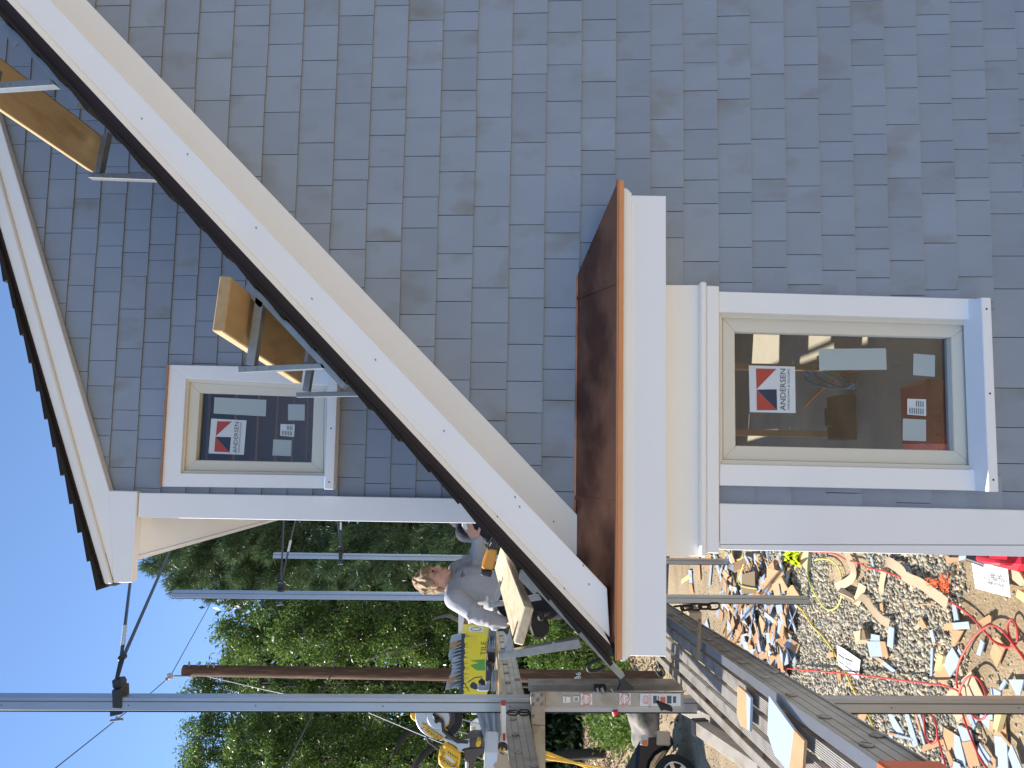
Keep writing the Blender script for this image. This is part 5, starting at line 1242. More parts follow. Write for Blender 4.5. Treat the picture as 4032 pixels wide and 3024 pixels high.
q.add([cpt(*p) for p in ((555, 975), (880, 950), (885, 1195), (705, 1195), (555, 1080), (750, 1030))], [(0, 1, 2, 3, 4, 5)], 1)
q.add([cpt(*p) for p in ((550, 1520), (600, 1450), (660, 1450), (720, 1510), (715, 1600), (660, 1610), (580, 1580))], [tuple(range(7))], 0)
for a, b in (((510, 1450), (660, 1350)), ((660, 1350), (830, 1330)), ((395, 1410), (540, 1650))):
    p0, p1 = cpt(*a), cpt(*b); d = (p1 - p0).normalized(); u = d.cross(ey) * 0.004; q.add([p0 - u, p1 - u, p1 + u, p0 + u], [(0, 1, 2, 3)], 0)
q.text('TILE', (cpt(860, 700) + cpt(855, 720)) / 2 - ey * 0.0002, cpt(860, 600) - cpt(850, 900), Vector((0, 0, 1)), 0.068, 0)
q.build('print', [M['navy_print'], M['green']], yb)
q = MB(); s0 = 0.04
q.add([bx(-0.001, 0.05, 0.05), bx(-0.001, 0.19, 0.05), bx(-0.001, 0.19, H_ - 0.06), bx(-0.001, 0.05, H_ - 0.06)], [(0, 1, 2, 3)], 0)
q.ring(bx(-0.002, 0.12, 0.11), exr, 0.045, 0.003, 20, 1); q.build('side_label', [M['white'], M['ink']], yb)
# shingles standing in the carton
rb = random.Random(12)
for i in range(15):
    a = 0.06 + i * (W_ - 0.10) / 15; h = rb.uniform(0.09, 0.15); t = rb.uniform(-0.5, -0.2)
    q = MB(); q.hexa([(-0.004, -0.09, -0.1), (0.004, -0.09, -0.1), (0.004, 0.08, -0.1), (-0.004, 0.08, -0.1), (-0.005, -0.09, h), (0.005, -0.09, h), (0.005, 0.08, h), (-0.005, 0.08, h)])
    rot = Matrix.Rotation(t, 4, ey) @ Matrix.Rotation(math.atan2(ex.y, ex.x), 4, 'Z')
    q.v = [rot @ p + bx(a, D_ / 2, H_ - 0.01) for p in q.v]
    nth = ['first', 'second', 'third', 'fourth', 'fifth', 'sixth', 'seventh', 'eighth', 'ninth', 'tenth', 'eleventh', 'twelfth', 'thirteenth', 'fourteenth', 'fifteenth'][i]
    single(q, 'wall_shingle', M['cedar'] if i in (1, 11) else M['bluegrey'], ('bare cedar' if i in (1, 11) else 'grey stained') + ' shingle standing in the yellow carton, ' + nth + ' from the end by the worker', 'shingle', 'shingles standing in the carton')
# bundles lying under and in front of the carton
def bundle(x0, y0, x1, y1, d, n, label, mt):
    a, b = P(*k3(x0, y0), d), P(*k3(x1, y1), d)
    zt, zb = max(a.z, b.z), min(a.z, b.z)
    t = thing('shingle_bundle', label, 'shingle bundle', (a + b) / 2)
    for i in range(n):
        z = zb + (zt - zb) * i / n; q = MB(); l0, l1 = rb.uniform(-0.02, 0.02), rb.uniform(-0.02, 0.02)
        q.prism([Vector((a.x - 0.0 + l0, a.y, z)), Vector((b.x + l1, b.y, z)), Vector((b.x + l1, b.y, z + (zt - zb) / n * 0.9)), Vector((a.x + l0, a.y, z + (zt - zb) / n * 0.9))], (0, 0.3, 0))
        q.build('shingle', mt if i % 4 else M['cedar'], t)
    return t
bundle(975, 140, 893, 330, 6.55, 8, 'stack of grey shingles beneath the right end of the yellow carton', M['bluegrey'])
bundle(975, 330, 868, 520, 6.3, 9, 'stack of grey shingles in front of the yellow carton lettering', M['bluegrey'])
bundle(985, 700, 920, 830, 5.5, 7, 'low stack of grey shingles next to the nearest pole', M['bluegrey'])
q = MB(); q.prism([P(*k3(958, 150), 7.6), P(*k3(982, 150), 7.6), P(*k3(1045, 830), 5.1), P(*k3(1012, 830), 5.1)], -_I * 0.03)
single(q, 'pine_strip', M['yellow_wood'], 'long pine strip lying along the bench rail', 'wood strip')
q = MB(); pp(q, C_(k3, (868, 395), (965, 400), (968, 520), (940, 540), (880, 510)), 5.9, 0.09); single(q, 'tool_holder', M['black'], 'black folded pouch in front of the green printed shape', 'pouch', bevel=0.008)
q = MB(); pp(q, C_(k3, (862, 520), (930, 525), (940, 700), (930, 730), (858, 720)), 5.8, 0.08); pp(q, C_(k3, (880, 545), (905, 545), (905, 600), (880, 600)), 5.78, 0.02)
single(q, 'tool_case', M['black'], 'black tool case in front of the yellow carton', 'tool case', bevel=0.006)
q = MB(); pp(q, C_(k3, (780, 715), (850, 712), (860, 800), (785, 805)), 5.4, 0.08); single(q, 'work_glove', M['navy'], 'dark lump of cloth next to the nearest pole, in front of the carton', 'glove', bevel=0.02)
q = MB(); pp(q, C_(k3, (770, 790), (860, 790), (880, 740), (915, 735), (900, 770), (905, 830), (775, 830)), 5.3, 0.06); single(q, 'rag', M['bluegrey'], 'pale grey rag hanging beside the nearest pole', 'rag', bevel=0.01)
q = MB(); pp(q, C_(k3, (565, -40), (628, -40), (630, 40), (600, 195), (566, 195)), 7.3, 0.03); single(q, 'trim_board', M['trim'], 'white trim board standing behind the yellow carton', 'trim board')
q = MB(); pp(q, C_(k3, (628, -10), (690, 0), (680, 100), (630, 70)), 7.2, 0.05); single(q, 'wood_block', M['cedar'], 'brown board between worker and white trim board', 'board')
q = MB(); pp(q, C_(k3, (537, 252), (602, 252), (602, 320), (540, 320)), 7.1, 0.05); single(q, 'card_block', M['tote'], 'cream block sticking up behind the yellow carton', 'block', bevel=0.004)
q = MB(); q.cyl(P(*k3(1070, 170), 5.6), P(*k3(1095, 150), 5.6), 0.03); single(q, 'socket_piece', M['navy_print'], 'small dark blue plug lying by the workers resting hand', 'plug')
# mitre saw left of the nearest pole
ks = crop(1600, 2724, 0.18083); DS = 4.75
saw = thing('mitre_saw', 'yellow and grey mitre saw on the bench', 'mitre saw', P(1900, 2880, DS))
SC = (700, 585)
def sp(x, y, d=0.0): return P(*ks(x, y), DS + d)
def arc(cx, cy, r, a0, a1, n): return [(cx + r * math.cos(D2R(a0 + (a1 - a0) * i / n)), cy + r * math.sin(D2R(a0 + (a1 - a0) * i / n))) for i in range(n + 1)]
def sprism(mb, pts, d, th, mi=0): mb.prism([sp(x, y, d) for x, y in pts], _F * th, mi)
q = MB()
tooth = []
for i in range(48):
    a = 2 * math.pi * i / 48; tooth += [(SC[0] + 80 + 455 * math.cos(a), SC[1] + 10 + 455 * math.sin(a)), (SC[0] + 80 + 432 * math.cos(a + 0.04), SC[1] + 10 + 432 * math.sin(a + 0.04))]
sprism(q, tooth, 0.02, 0.003); q.build('blade', M['grey_metal'], saw)
q = MB(); sprism(q, arc(SC[0] + 80, SC[1], 440, -75, 105, 18) + arc(SC[0] + 60, SC[1], 300, 105, -75, 12), 0.0, 0.018); q.build('lower_guard', M['leather'], saw)
q = MB(); sprism(q, arc(SC[0] - 10, SC[1] - 60, 500, 88, 200, 16) + [(420, 380), (480, 330), (900, 420), (960, 640), (840, 1010)], -0.03, 0.03); q.build('upper_guard', M['grey_metal'], saw, bevel=0.004)
q = MB(); sprism(q, arc(SC[0] - 5, SC[1] - 25, 250, 0, 360, 28)[:-1], -0.05, 0.02); q.build('disc_cover', M['grey_metal'], saw, bevel=0.003)
q = MB(); sprism(q, arc(SC[0] + 40, SC[1] - 25, 330, -75, 60, 14) + arc(SC[0] + 20, SC[1] - 25, 262, 60, -75, 14), -0.045, 0.015); sprism(q, [(560, 510), (600, 500), (800, 650), (820, 700), (830, 850), (900, 900), (1100, 1040), (1340, 1080), (1340, 1140), (1080, 1115), (860, 960), (770, 880), (745, 690), (600, 585)], -0.075, 0.02); q.cyl(sp(655, 640, -0.09), sp(655, 640, -0.04), 0.0135); q.build('link_arm', M['black'], saw, bevel=0.002)
q = MB(); sprism(q, [(335, 700), (440, 730), (450, 770), (720, 950), (810, 1010), (805, 1045), (660, 1040), (520, 970), (420, 880)], -0.04, 0.012); sprism(q, [(820, 665), (930, 670), (985, 745), (900, 850), (830, 860)], -0.04, 0.02); q.build('guard_band', M['yellow'], saw)
q = MB(); q.text('DEWALT', sp(555, 890, -0.0412), sp(430, 805, -0.0412) - sp(650, 955, -0.0412), (sp(450, 760, -.04) - sp(430, 835, -.04)), 0.034, 0) if False else q.text('DEWALT', sp(548, 897, -0.0412), sp(425, 825, -0.0412) - sp(650, 975, -0.0412), -(_J) * 0.6 - _I * 0.4, 0.034, 0)
q.build('lettering', M['navy_print'], saw)
q = MB(); sprism(q, [(150, 435), (210, 445), (285, 530), (280, 640), (310, 745), (200, 665), (95, 590), (78, 510), (100, 455)], -0.02, 0.04); q.build('handle', M['yellow'], saw, bevel=0.008)
q = MB(); sprism(q, [(430, 540), (460, 530), (620, 690), (690, 705), (745, 720), (745, 800), (690, 865), (630, 850), (555, 760)], -0.043, 0.01); q.build('hub_plate', M['film'], saw)
q = MB(); q.tube(spline([sp(455, 980), sp(480, 1080), (sp(560, 1140)), sp(640, 1200), sp(710, 1255)], 5), 0.008, 8); q.build('carry_handle', M['black'], saw)
q = MB(); sprism(q, [(810, 1150), (870, 1140), (960, 1170), (1165, 1330), (1175, 1470), (1140, 1700), (800, 1700), (700, 1590), (685, 1440), (720, 1330), (800, 1250)], -0.03, 0.10); q.build('motor', M['yellow'], saw, bevel=0.012)
q = MB()
for i in range(6): sprism(q, [(905 + i * 40, 1295 + i * 26), (917 + i * 40, 1290 + i * 26), (930 + i * 40, 1345 + i * 26), (918 + i * 40, 1350 + i * 26)], -0.032, 0.003)
for i in range(5): sprism(q, [(800 - i * 22, 1300 + i * 38), (840 - i * 22, 1330 + i * 38), (833 - i * 22, 1342 + i * 38), (793 - i * 22, 1312 + i * 38)], -0.032, 0.003)
for i in range(4): sprism(q, [(1085 - i * 12, 1515 + i * 35), (1120 - i * 12, 1530 + i * 35), (1115 - i * 12, 1540 + i * 35), (1080 - i * 12, 1525 + i * 35)], -0.032, 0.003)
q.build('vent_slot', M['leather'], saw)
q = MB(); sprism(q, [(870, 1360), (1020, 1490), (1050, 1530), (1020, 1550), (855, 1420)], -0.033, 0.002); q.build('rating_label', M['tote'], saw)
q = MB(); q.text('DEWALT', sp(895, 1540, -0.0345), sp(800, 1490, 0) - sp(990, 1610, 0), -(_J) * 0.6 - _I * 0.4, 0.036); q.build('lettering', M['navy_print'], saw)
q = MB(); sprism(q, [(700, 1080), (830, 1060), (1080, 1200), (1130, 1300), (1180, 1320), (1240, 1240), (1380, 1210), (1380, 1090), (1130, 1120), (1000, 1060), (840, 1000)], -0.02, 0.05); q.build('pivot_arm', M['grey_metal'], saw, bevel=0.004)
q = MB(); sprism(q, [(1260, 1250), (1750, 1210), (1720, 1290), (1480, 1480), (1480, 1720), (1390, 1720), (1390, 1500), (1260, 1500)], 0.03, 0.10); sprism(q, [(1310, 1060), (1450, 1010), (1700, 1010), (1700, 1210), (1340, 1220)], 0.02, 0.12); q.build('base', M['saw_base'], saw, bevel=0.003)
q = MB(); sprism(q, [(1530, 1060), (1600, 1045), (1630, 1100), (1600, 1200), (1540, 1220), (1500, 1170)], -0.02, 0.05); q.build('clamp_knob', M['yellow'], saw, bevel=0.006)
q = MB(); q.cyl(sp(1335, 1500, 0.05), sp(1335, 1760, 0.05), 0.017); q.build('rail_tube', M['alu'], saw)
# long stained strips, level, tape, tote
rb = random.Random(8)
for i in range(9):
    a, b = sp(1830 + i * 19, 1310 - i * 4, -0.25), sp(1525 + i * 62, 330, 0.35 + 0.10 * (i % 3))
    q = MB(); q.beam(a, b, 0.010 + 0.008 * (i % 2), 0.05, up=(0, 1, 0.3)) if i % 3 == 1 else q.beam(a, b, 0.016, 0.02, up=(0, 1, 0.3))
    single(q, 'stained_strip', M['bluegrey'] if i % 3 else M['blue'], ('pale blue' if i % 3 == 0 else 'blue grey') + ' stained strip beside the saw, ' + ['first', 'second', 'third', 'fourth', 'fifth', 'sixth', 'seventh', 'eighth', 'ninth'][i] + ' counting towards the level', 'strip', 'stained strips beside the saw')
lv = thing('spirit_level', 'white spirit level with red end cap and yellow edge on the bench rail', 'spirit level', sp(2110, 700))
q = MB(); sprism(q, [(2066, 300), (2165, 300), (2175, 1180), (2090, 1180)], -0.45, 0.022); q.build('body', M['white'], lv)
q = MB(); sprism(q, [(2066, 215), (2165, 218), (2165, 302), (2066, 302)], -0.45, 0.023); sprism(q, arc(2128, 930, 30, 180, 360, 8) + arc(2128, 1045, 30, 0, 180, 8), -0.4515, 0.003); q.build('end_cap', M['red'], lv)
q = MB(); sprism(q, [(2050, 300), (2066, 300), (2089, 1180), (2073, 1180)], -0.45, 0.022); q.build('edge', M['yellow'], lv)
q = MB(); sprism(q, arc(2090, 1290, 120, 180, 360, 12), -0.55, 0.05); tm = single(q, 'tape_measure', M['black'], 'black and yellow tape measure on the bench rail, below the level', 'tape measure', bevel=0.004)
q = MB(); sprism(q, [(2035, 1220), (2060, 1215), (2060, 1290), (2035, 1290)], -0.553, 0.003); sprism(q, [(2110, 1230), (2150, 1230), (2150, 1290), (2110, 1290)], -0.553, 0.003); q.build('label', M['yellow'], tm)
tt = thing('storage_tote', 'clear plastic tote with pale lid below the saw', 'tote', sp(1850, 1500, -0.6))
q = MB(); sprism(q, [(1720, 1310), (1985, 1330), (1990, 1345), (1995, 1760), (1690, 1760), (1695, 1340)], -0.65, 0.25); q.build('body', M['tote'], tt, bevel=0.012)
q = MB(); sprism(q, [(1700, 1310), (1712, 1310), (1705, 1760), (1685, 1760)], -0.67, 0.29); q.build('lid', M['white'], tt, bevel=0.004)
q = MB(); sprism(q, [(1665, 1420), (1700, 1415), (1698, 1475), (1665, 1480)], -0.66, 0.03); q.build('latch', M['white'], tt)
q = MB(); sprism(q, [(1990, 1285), (2040, 1290), (2212, 1400), (2212, 1500), (2290, 1700), (1960, 1720), (1895, 1620), (1960, 1550)], -0.85, 0.02); single(q, 'carton_flap', M['cardboard'], 'torn tan carton with a white printed edge, in front of the tote', 'carton')
q = MB(); sprism(q, [(2030, 1300), (2130, 1350), (2120, 1380), (2040, 1340)], -0.853, 0.002); q2 = q.build('print', M['ink'], bpy.data.objects['carton_flap'])
q = MB(); sprism(q, [(1390, 740), (1510, 655), (1600, 660), (1640, 780), (1630, 875), (1395, 890)], 0.5, 0.06); wb = single(q, 'outlet_box', M['white'], 'white box with a tan square seen between saw and stained strips', 'box', bevel=0.004)
q = MB(); sprism(q, [(1440, 775), (1510, 770), (1510, 820), (1440, 825)], 0.497, 0.004); q.build('square', M['yellow'], wb)
q = MB(); sprism(q, [(1400, 360), (1520, 360), (1540, 500), (1420, 500)], 0.5, 0.06); single(q, 'outlet_box', M['white'], 'white box close to the nearest pole, above the stained strips', 'box', bevel=0.004)
# nail gun resting on the roof edge
kn = crop(1700, 2050, 0.22604); DN = 4.6
ng = thing('nail_gun', 'amber and black nail gun resting at the plank by the worker', 'nail gun', P(1930, 2200, DN))
def nprism(mb, pts, d, th): mb.prism([P(*kn(x, y), DN + d) for x, y in pts], _F * th)
q = MB(); nprism(q, [(985, 495), (1130, 520), (1125, 640), (1060, 870), (880, 850), (860, 800), (930, 600)], 0, 0.11); q.build('body', M['amber'], ng, bevel=0.014)
q = MB(); nprism(q, [(875, 865), (1062, 895), (1020, 1010), (845, 965)], -0.005, 0.12); q.build('end_cap', M['black'], ng, bevel=0.01)
q = MB(); nprism(q, [(985, 420), (1060, 300), (1130, 400), (1135, 515), (970, 490)], 0.01, 0.09); q.tube(spline([P(*kn(1010, 440), DN), P(*kn(1050, 370), DN - .03), P(*kn(1060, 400), DN), P(*kn(1040, 450), DN)], 5), 0.004, 6); q.build('nose', M['black'], ng, bevel=0.006)

# ================================================================== PEOPLE
def blob(name, balls, voxel, mats, parent, smooth=6, props=None):
    """one continuous skin around many overlapping balls (centre, radius or radii, rotation)"""
    q = MB()
    for b in balls: q.ball(b[0], b[1], 0, 12, 8, b[2] if len(b) > 2 else None)
    tmp = q.build('tmp_' + name, mats, None)
    md = tmp.modifiers.new('r', 'REMESH'); md.mode = 'VOXEL'; md.voxel_size = voxel; md.use_smooth_shade = True
    sm = tmp.modifiers.new('s', 'SMOOTH'); sm.iterations = smooth; sm.factor = 0.5
    dg = bpy.context.evaluated_depsgraph_get()
    me = bpy.data.meshes.new_from_object(tmp.evaluated_get(dg))
    bpy.data.objects.remove(tmp)
    org = Vector(parent.location)
    me.transform(Matrix.Translation(-org)); me.name = name
    me.materials.clear(); me.materials.append(mats)
    me.polygons.foreach_set('use_smooth', [True] * len(me.polygons))
    o = bpy.data.objects.new(name, me); COL.objects.link(o); o.parent = parent
    for k, v in (props or {}).items(): o[k] = v
    return o
def limb(pts, step=0.35):      # balls along a tapering chain of (point, radius)
    out = []
    for (a, ra), (b, rb_) in zip(pts, pts[1:]):
        a, b = Vector(a), Vector(b); n = max(2, int((b - a).length / (min(ra, rb_) * step)))
        for i in range(n + 1): t = i / n; out.append((a.lerp(b, t), ra + (rb_ - ra) * t))
    return out
def hand(wrist, dirv, palmn, L=0.185, curl=0.35, spread=0.10, thumb=1):
    """palm, four unequal bent fingers and a thumb leaving the side of the palm"""
    d = Vector(dirv).normalized(); n = Vector(palmn); n = (n - d * n.dot(d)).normalized(); s = d.cross(n).normalized()
    w = Vector(wrist); out = []
    pc = w + d * L * 0.26
    R_ = Matrix((s, n, d)).transposed()
    out.append((pc, Vector((0.040, 0.014, 0.052)), R_)); out.append((w + d * L * 0.12, Vector((0.030, 0.016, 0.035)), R_))
    for k, (off, ln) in enumerate(((-0.030, 0.40), (-0.010, 0.46), (0.010, 0.43), (0.029, 0.34))):
        p = w + d * L * 0.48 + s * off; a = curl; dd = d + s * off * spread * 20
        r = 0.0088
        for seg in range(3):
            dd = dd.normalized(); e = p + (dd * math.cos(a) + n * math.sin(a)) * L * ln * (0.46, 0.32, 0.22)[seg]
            out += limb([(p, r), (e, r * 0.93)], 0.6); p = e; r *= 0.93; a += curl * 1.2
    p = w + d * L * 0.16 + s * 0.034 * thumb; dd = (d * 0.6 + s * 0.75 * thumb + n * 0.25).normalized()
    e = p + dd * L * 0.24; out += limb([(p, 0.0125), (e, 0.0105)], 0.5); e2 = e + (d * 0.9 + s * 0.25 * thumb + n * 0.3).normalized() * L * 0.17; out += limb([(e, 0.0105), (e2, 0.0085)], 0.5)
    return out
def person(label, Q, J, fwd, head_c, hair_m, top_m, trou_m, top_name, feet, hat=False):
    root = thing('person', label, 'person', (feet[0] + feet[1]) / 2)
    f = Vector(fwd).normalized(); up = Vector(J.get('head_up', (0, 0, 1))); up = (up - f * up.dot(f)).normalized(); l = up.cross(f)
    hc = Vector(head_c); RH = Matrix((f, l, up)).transposed()
    hp = lambda x, y, z: hc + f * x + l * y + up * z
    head = [(hp(-.012, 0, .028), (.098, .077, .094), RH), (hp(.028, 0, -.042), (.064, .056, .072), RH), (hp(.064, 0, -.098), (.024, .027, .018), RH), (hp(.045, 0, -.08), (.04, .042, .03), RH),
            (hp(.078, 0, .032), (.020, .047, .016), RH), (hp(.055, .034, -.022), .030), (hp(.055, -.034, -.022), .030), (hp(.088, 0, -.060), (.012, .022, .008), RH), (hp(.087, 0, -.072), (.011, .020, .007), RH)]
    head += limb([(hp(.088, 0, .018), .009), (hp(.112, 0, -.024), .012)], 0.4) + [(hp(.100, .010, -.03), .010), (hp(.100, -.010, -.03), .010)]
    for e in (1, -1): head += [(hp(-.006, e * .078, -.008), (.019, .010, .031), RH), (hp(-.008, e * .084, .004), (.014, .006, .018), RH)]
    neck = limb([(hp(-.03, 0, -.05), .056), (J['neck'], .062)], 0.3)
    core = limb([(J['neck'], .062), (J['chest'], .12), (J['belly'], .115), (J['pelvis'], .115)], 0.3) + limb([(J['rs'], .055), (J['ls'], .055)], 0.3)
    arms = limb([(J['rs'], .052), (J['re'], .042), (J['rw'], .028)], 0.35) + limb([(J['ls'], .052), (J['le'], .042), (J['lw'], .028)], 0.35)
    legs = []
    for k in (0, 1):
        legs += limb([(J['hip'][k], .085), (J['knee'][k], .055), (feet[k] + Vector((0, 0, .09)), .04)], 0.35) + limb([(feet[k] + Vector((0, 0, .05)), .042), (feet[k] + f * 0.16 + Vector((0, 0, .035)), .035)], 0.4)
    body = blob('body', head + neck + core + arms + legs + J['hands'], 0.0062, M['skin'], root, 5)
    # face
    for e in (1, -1):
        q = MB(); q.ball(hp(.0885, e * .031, .010), (.008, .012, .006), 0, 8, 6, RH); q.build('eye', M['leather'], root, smooth=True)
        q = MB(); q.beam(hp(.094, e * .015, .030), hp(.080, e * .050, .031), 0.006, 0.006, up=up); q.build('eyebrow', hair_m, root)
    q = MB(); q.beam(hp(.0985, -.020, -.0655), hp(.0985, .020, -.0655), 0.004, 0.003, up=up); q.build('mouth', M['red'], root)
    hair = [(hp(-.018, 0, .046), (.101, .083, .080), RH), (hp(-.062, 0, .002), (.052, .072, .074), RH), (hp(.045, .0, .080), (.046, .066, .028), RH), (hp(.076, .0, .058), (.014, .046, .024), RH), (hp(.0, .072, .032), (.05, .018, .045), RH), (hp(.0, -.072, .032), (.05, .018, .045), RH), (hp(-.048, .056, -.04), (.026, .022, .04), RH), (hp(-.048, -.056, -.04), (.026, .022, .04), RH)]
    rh_ = random.Random(9)
    for i in range(46):        # locks
        a_, b_ = rh_.uniform(-3.14, 3.14), rh_.uniform(0.0, 1.25)
        o_ = Vector((math.cos(a_) * math.sin(b_) * .100 - .018, math.sin(a_) * math.sin(b_) * .083, math.cos(b_) * .080 + .044))
        dn_ = Vector((o_.x * 0.6 + 0.02, o_.y * 0.8, -0.08)).normalized(); ww = (f * dn_.x + l * dn_.y + up * dn_.z).normalized()
        hair.append((hp(*o_), (.010, .014, .042), ww.to_track_quat('Z', 'Y').to_matrix()))
    blob('hair', hair, 0.0065, hair_m, root, 2)
    sh = limb([(J['neck'] - up * 0.015, .075), (J['chest'], .155), (J['belly'], .150), (J['hem'], .150)], 0.3) + limb([(J['rs'], .082), (J['ls'], .082)], 0.3)
    sh += limb([(J['rs'], .084), (J['rs'].lerp(J['re'], .5), .070), (J['re'], .060), (J['re'].lerp(J['rw'], .5), .056), (J['rw'], .042)], 0.3) + limb([(J['ls'], .082), (J['ls'].lerp(J['le'], .5), .068), (J['le'], .060), (J['le'].lerp(J['lw'], .55), .054), (J['lw'], .042)], 0.3)
    r_ = random.Random(5)
    for a, b in (('rs', 're'), ('re', 'rw'), ('ls', 'le'), ('le', 'lw')):      # folds across the sleeves
        A, B = J[a], J[b]; d = (B - A).normalized(); s = d.orthogonal().normalized()
        for i in range(7):
            t = r_.uniform(.1, .95); an = r_.uniform(0, 6.28); o = (Matrix.Rotation(an, 3, d) @ s) * (0.042 if 'w' in b else 0.056)
            sh.append((A.lerp(B, t) + o, (.034, .034, .014), d.to_track_quat('Z', 'Y').to_matrix()))
    top = blob(top_name, sh, 0.010, top_m, root, 4)
    tr = limb([(J['belly'].lerp(J['pelvis'], .7), .135), (J['pelvis'], .145)], 0.3)
    for k in (0, 1): tr += limb([(J['hip'][k], .105), (J['knee'][k], .078), (feet[k] + Vector((0, 0, .10)), .066)], 0.3)
    blob('trousers', tr, 0.012, trou_m, root, 4)
    for k in (0, 1):
        blob('boot', limb([(feet[k] + Vector((0, 0, .10)), .055), (feet[k] + Vector((0, 0, .05)), .052), (feet[k] + f * 0.17 + Vector((0, 0, .045)), .045)], 0.3), 0.010, M['leather'], root, 3)
    return root, top, hp
def stage_at(depth, w):
    l = 0.0
    while (sat(l, w, 0) - EYE).dot(_F) < depth: l += 0.01
    return sat(l, w, 0.0)
Q = lambda u, v, dd=0.0: P(v, PH - u, 5.5 + dd)
fA, fB = stage_at(5.38, sw_ * 0.5), stage_at(5.68, sw_ * 0.55)
J1 = dict(neck=Q(722, 1800, 0.02), chest=Q(722, 1858, 0.03), belly=Q(700, 1925, 0.04), pelvis=Q(668, 2000, 0.05), hem=Q(672, 1968, 0.05),
          rs=Q(668, 1795, -0.13), re=Q(597, 1885, -0.17), rw=Q(573, 1985, -0.12), ls=Q(775, 1806, 0.16), le=Q(826, 1886, 0.10), lw=Q(897, 1880, -0.04),
          head_up=-_J * 1.0 + _I * 0.10)
J1['hip'] = [Q(650, 2010, -0.05), Q(672, 2010, 0.14)]
J1['knee'] = [J1['hip'][0].lerp(fA, 0.52) + _I * 0.05, J1['hip'][1].lerp(fB, 0.52) + _I * 0.05]
J1['hands'] = hand(Q(572, 1984, -0.12), _J * 1.0 + _I * -0.05, _I * 1.0 + _F * 0.3, 0.185, 0.5, 0.08, 1) + hand(Q(900, 1879, -0.05), _I * 0.80 - _J * 0.62, _F * 0.9 + _J * 0.25, 0.185, 0.22, 0.12, -1)
w1, top1, hp1 = person('young man with sandy hair in a grey sweatshirt, one hand on the pale plank', Q, J1, _I * 0.93 - _F * 0.36 + _J * 0.06, Q(744, 1712, 0.0), M['hair'], M['sweat'], M['trouser'], 'sweatshirt', [fA, fB])
from mathutils.bvhtree import BVHTree
bm_ = bmesh.new(); bm_.from_mesh(top1.data); bm_.transform(Matrix.Translation(w1.location)); bv = BVHTree.FromBMesh(bm_); bm_.free()
q = MB(); lg = []
for a in range(12):
    x, y = kn(540 + 30 * math.sin(a * math.pi / 6) + 0, 955 + 18 * math.cos(a * math.pi / 6)); r_ = ray(x, y); h = bv.ray_cast(EYE, r_.normalized())
    if h[0] is not None: lg.append(h[0] - r_.normalized() * 0.004)
if len(lg) > 8: q.tube(lg, 0.003, 5, close=True)
for i in range(5):
    x, y = kn(530 + 3 * i, 925 - i * 12); r_ = ray(x, y); h = bv.ray_cast(EYE, r_.normalized())
    if h[0] is not None: q.ball(h[0] - r_.normalized() * 0.002, 0.0035, 1, 6, 4)
if q.v: q.build('chest_logo', [M['red'], M['navy']], w1)
q = MB(); pp(q, C_(k2, (1345, 1300), (1480, 1330), (1560, 1420), (1555, 1500), (1480, 1575), (1380, 1560), (1340, 1430)), 5.25, 0.09); pp(q, C_(k2, (1420, 1310), (1500, 1290), (1510, 1370), (1440, 1380)), 5.22, 0.04)
q.build('tool_pouch', M['leather'], w1, bevel=0.012)
q = MB(); pp(q, C_(kn, (520, 30), (595, 30), (625, 150), (600, 170), (540, 120)), 5.44, 0.03); single(q, 'shim', M['white'], 'white strip held in the raised hand of the young man', 'strip', bevel=0.003)
Q2 = lambda u, v, dd=0.0: P(v, PH - u, 6.5 + dd)
gA, gB = stage_at(6.45, sw_ * 0.45), stage_at(6.75, sw_ * 0.5)
J2 = dict(neck=Q2(985, 1790), chest=Q2(985, 1862), belly=Q2(985, 1950), pelvis=Q2(960, 2040), hem=Q2(965, 2010), rs=Q2(928, 1832, -0.1), re=Q2(908, 1950, -0.12), rw=Q2(985, 1985, -0.2), ls=Q2(1045, 1832, 0.1), le=Q2(1070, 1950, 0.1), lw=Q2(1020, 1985, -0.1), head_up=-_J)
J2['hip'] = [Q2(935, 2050, -0.05), Q2(975, 2050, 0.1)]; J2['knee'] = [J2['hip'][0].lerp(gA, 0.5) - _I * 0.04, J2['hip'][1].lerp(gB, 0.5) - _I * 0.04]
J2['hands'] = hand(Q2(986, 1986, -0.2), _I, _F, 0.18, 0.4) + hand(Q2(1019, 1986, -0.1), -_I, -_F, 0.18, 0.4)
person('person in a dark navy hooded top, half hidden by the house corner', Q2, J2, -_I * 0.5 - _F * 0.6, Q2(1012, 1728), M['leather'], M['navy'], M['trouser'], 'hooded_top', [gA, gB])

# ================================================================== STREET SIDE: utility pole, wires, vehicle, boulder
up_ = thing('utility_pole', 'old brown wooden utility pole with the number 786', 'utility pole', G(2590, 2670))
base_u, top_u = P(2592, 2669, 15.9), P(722, 2640, 15.9)
base_u.z = 0
q = MB(); q.tube([base_u, base_u.lerp(top_u, .5), top_u], [0.135, 0.125, 0.112], 20); q.build('post', M['pole_wood'], up_, smooth=False)
q = MB(); a = P(745, 2662, 15.8); q.cyl(a, P(685, 2662, 15.8), 0.018); q.build('pin', M['galv'], up_)
q = MB(); b = P(668, 2663, 15.8); q.ball(b, (0.07, 0.05, 0.07)); q.ball(b + Vector((-.06, 0, .06)), 0.04); q.build('insulator', M['wire_pale'], up_, smooth=True)
for (x, y) in ((745, 2612), (785, 2612), (820, 2616), (842, 2618)):
    q = MB(); q.cyl(P(x, y + 10, 15.8), P(x, y - 6, 15.8), 0.02); q.build('bolt', M['galv'], up_)
q = MB(); q.text('786', P(2278, 2668, 15.74), _I, -_J, 0.15); q.build('number', M['white'], up_)
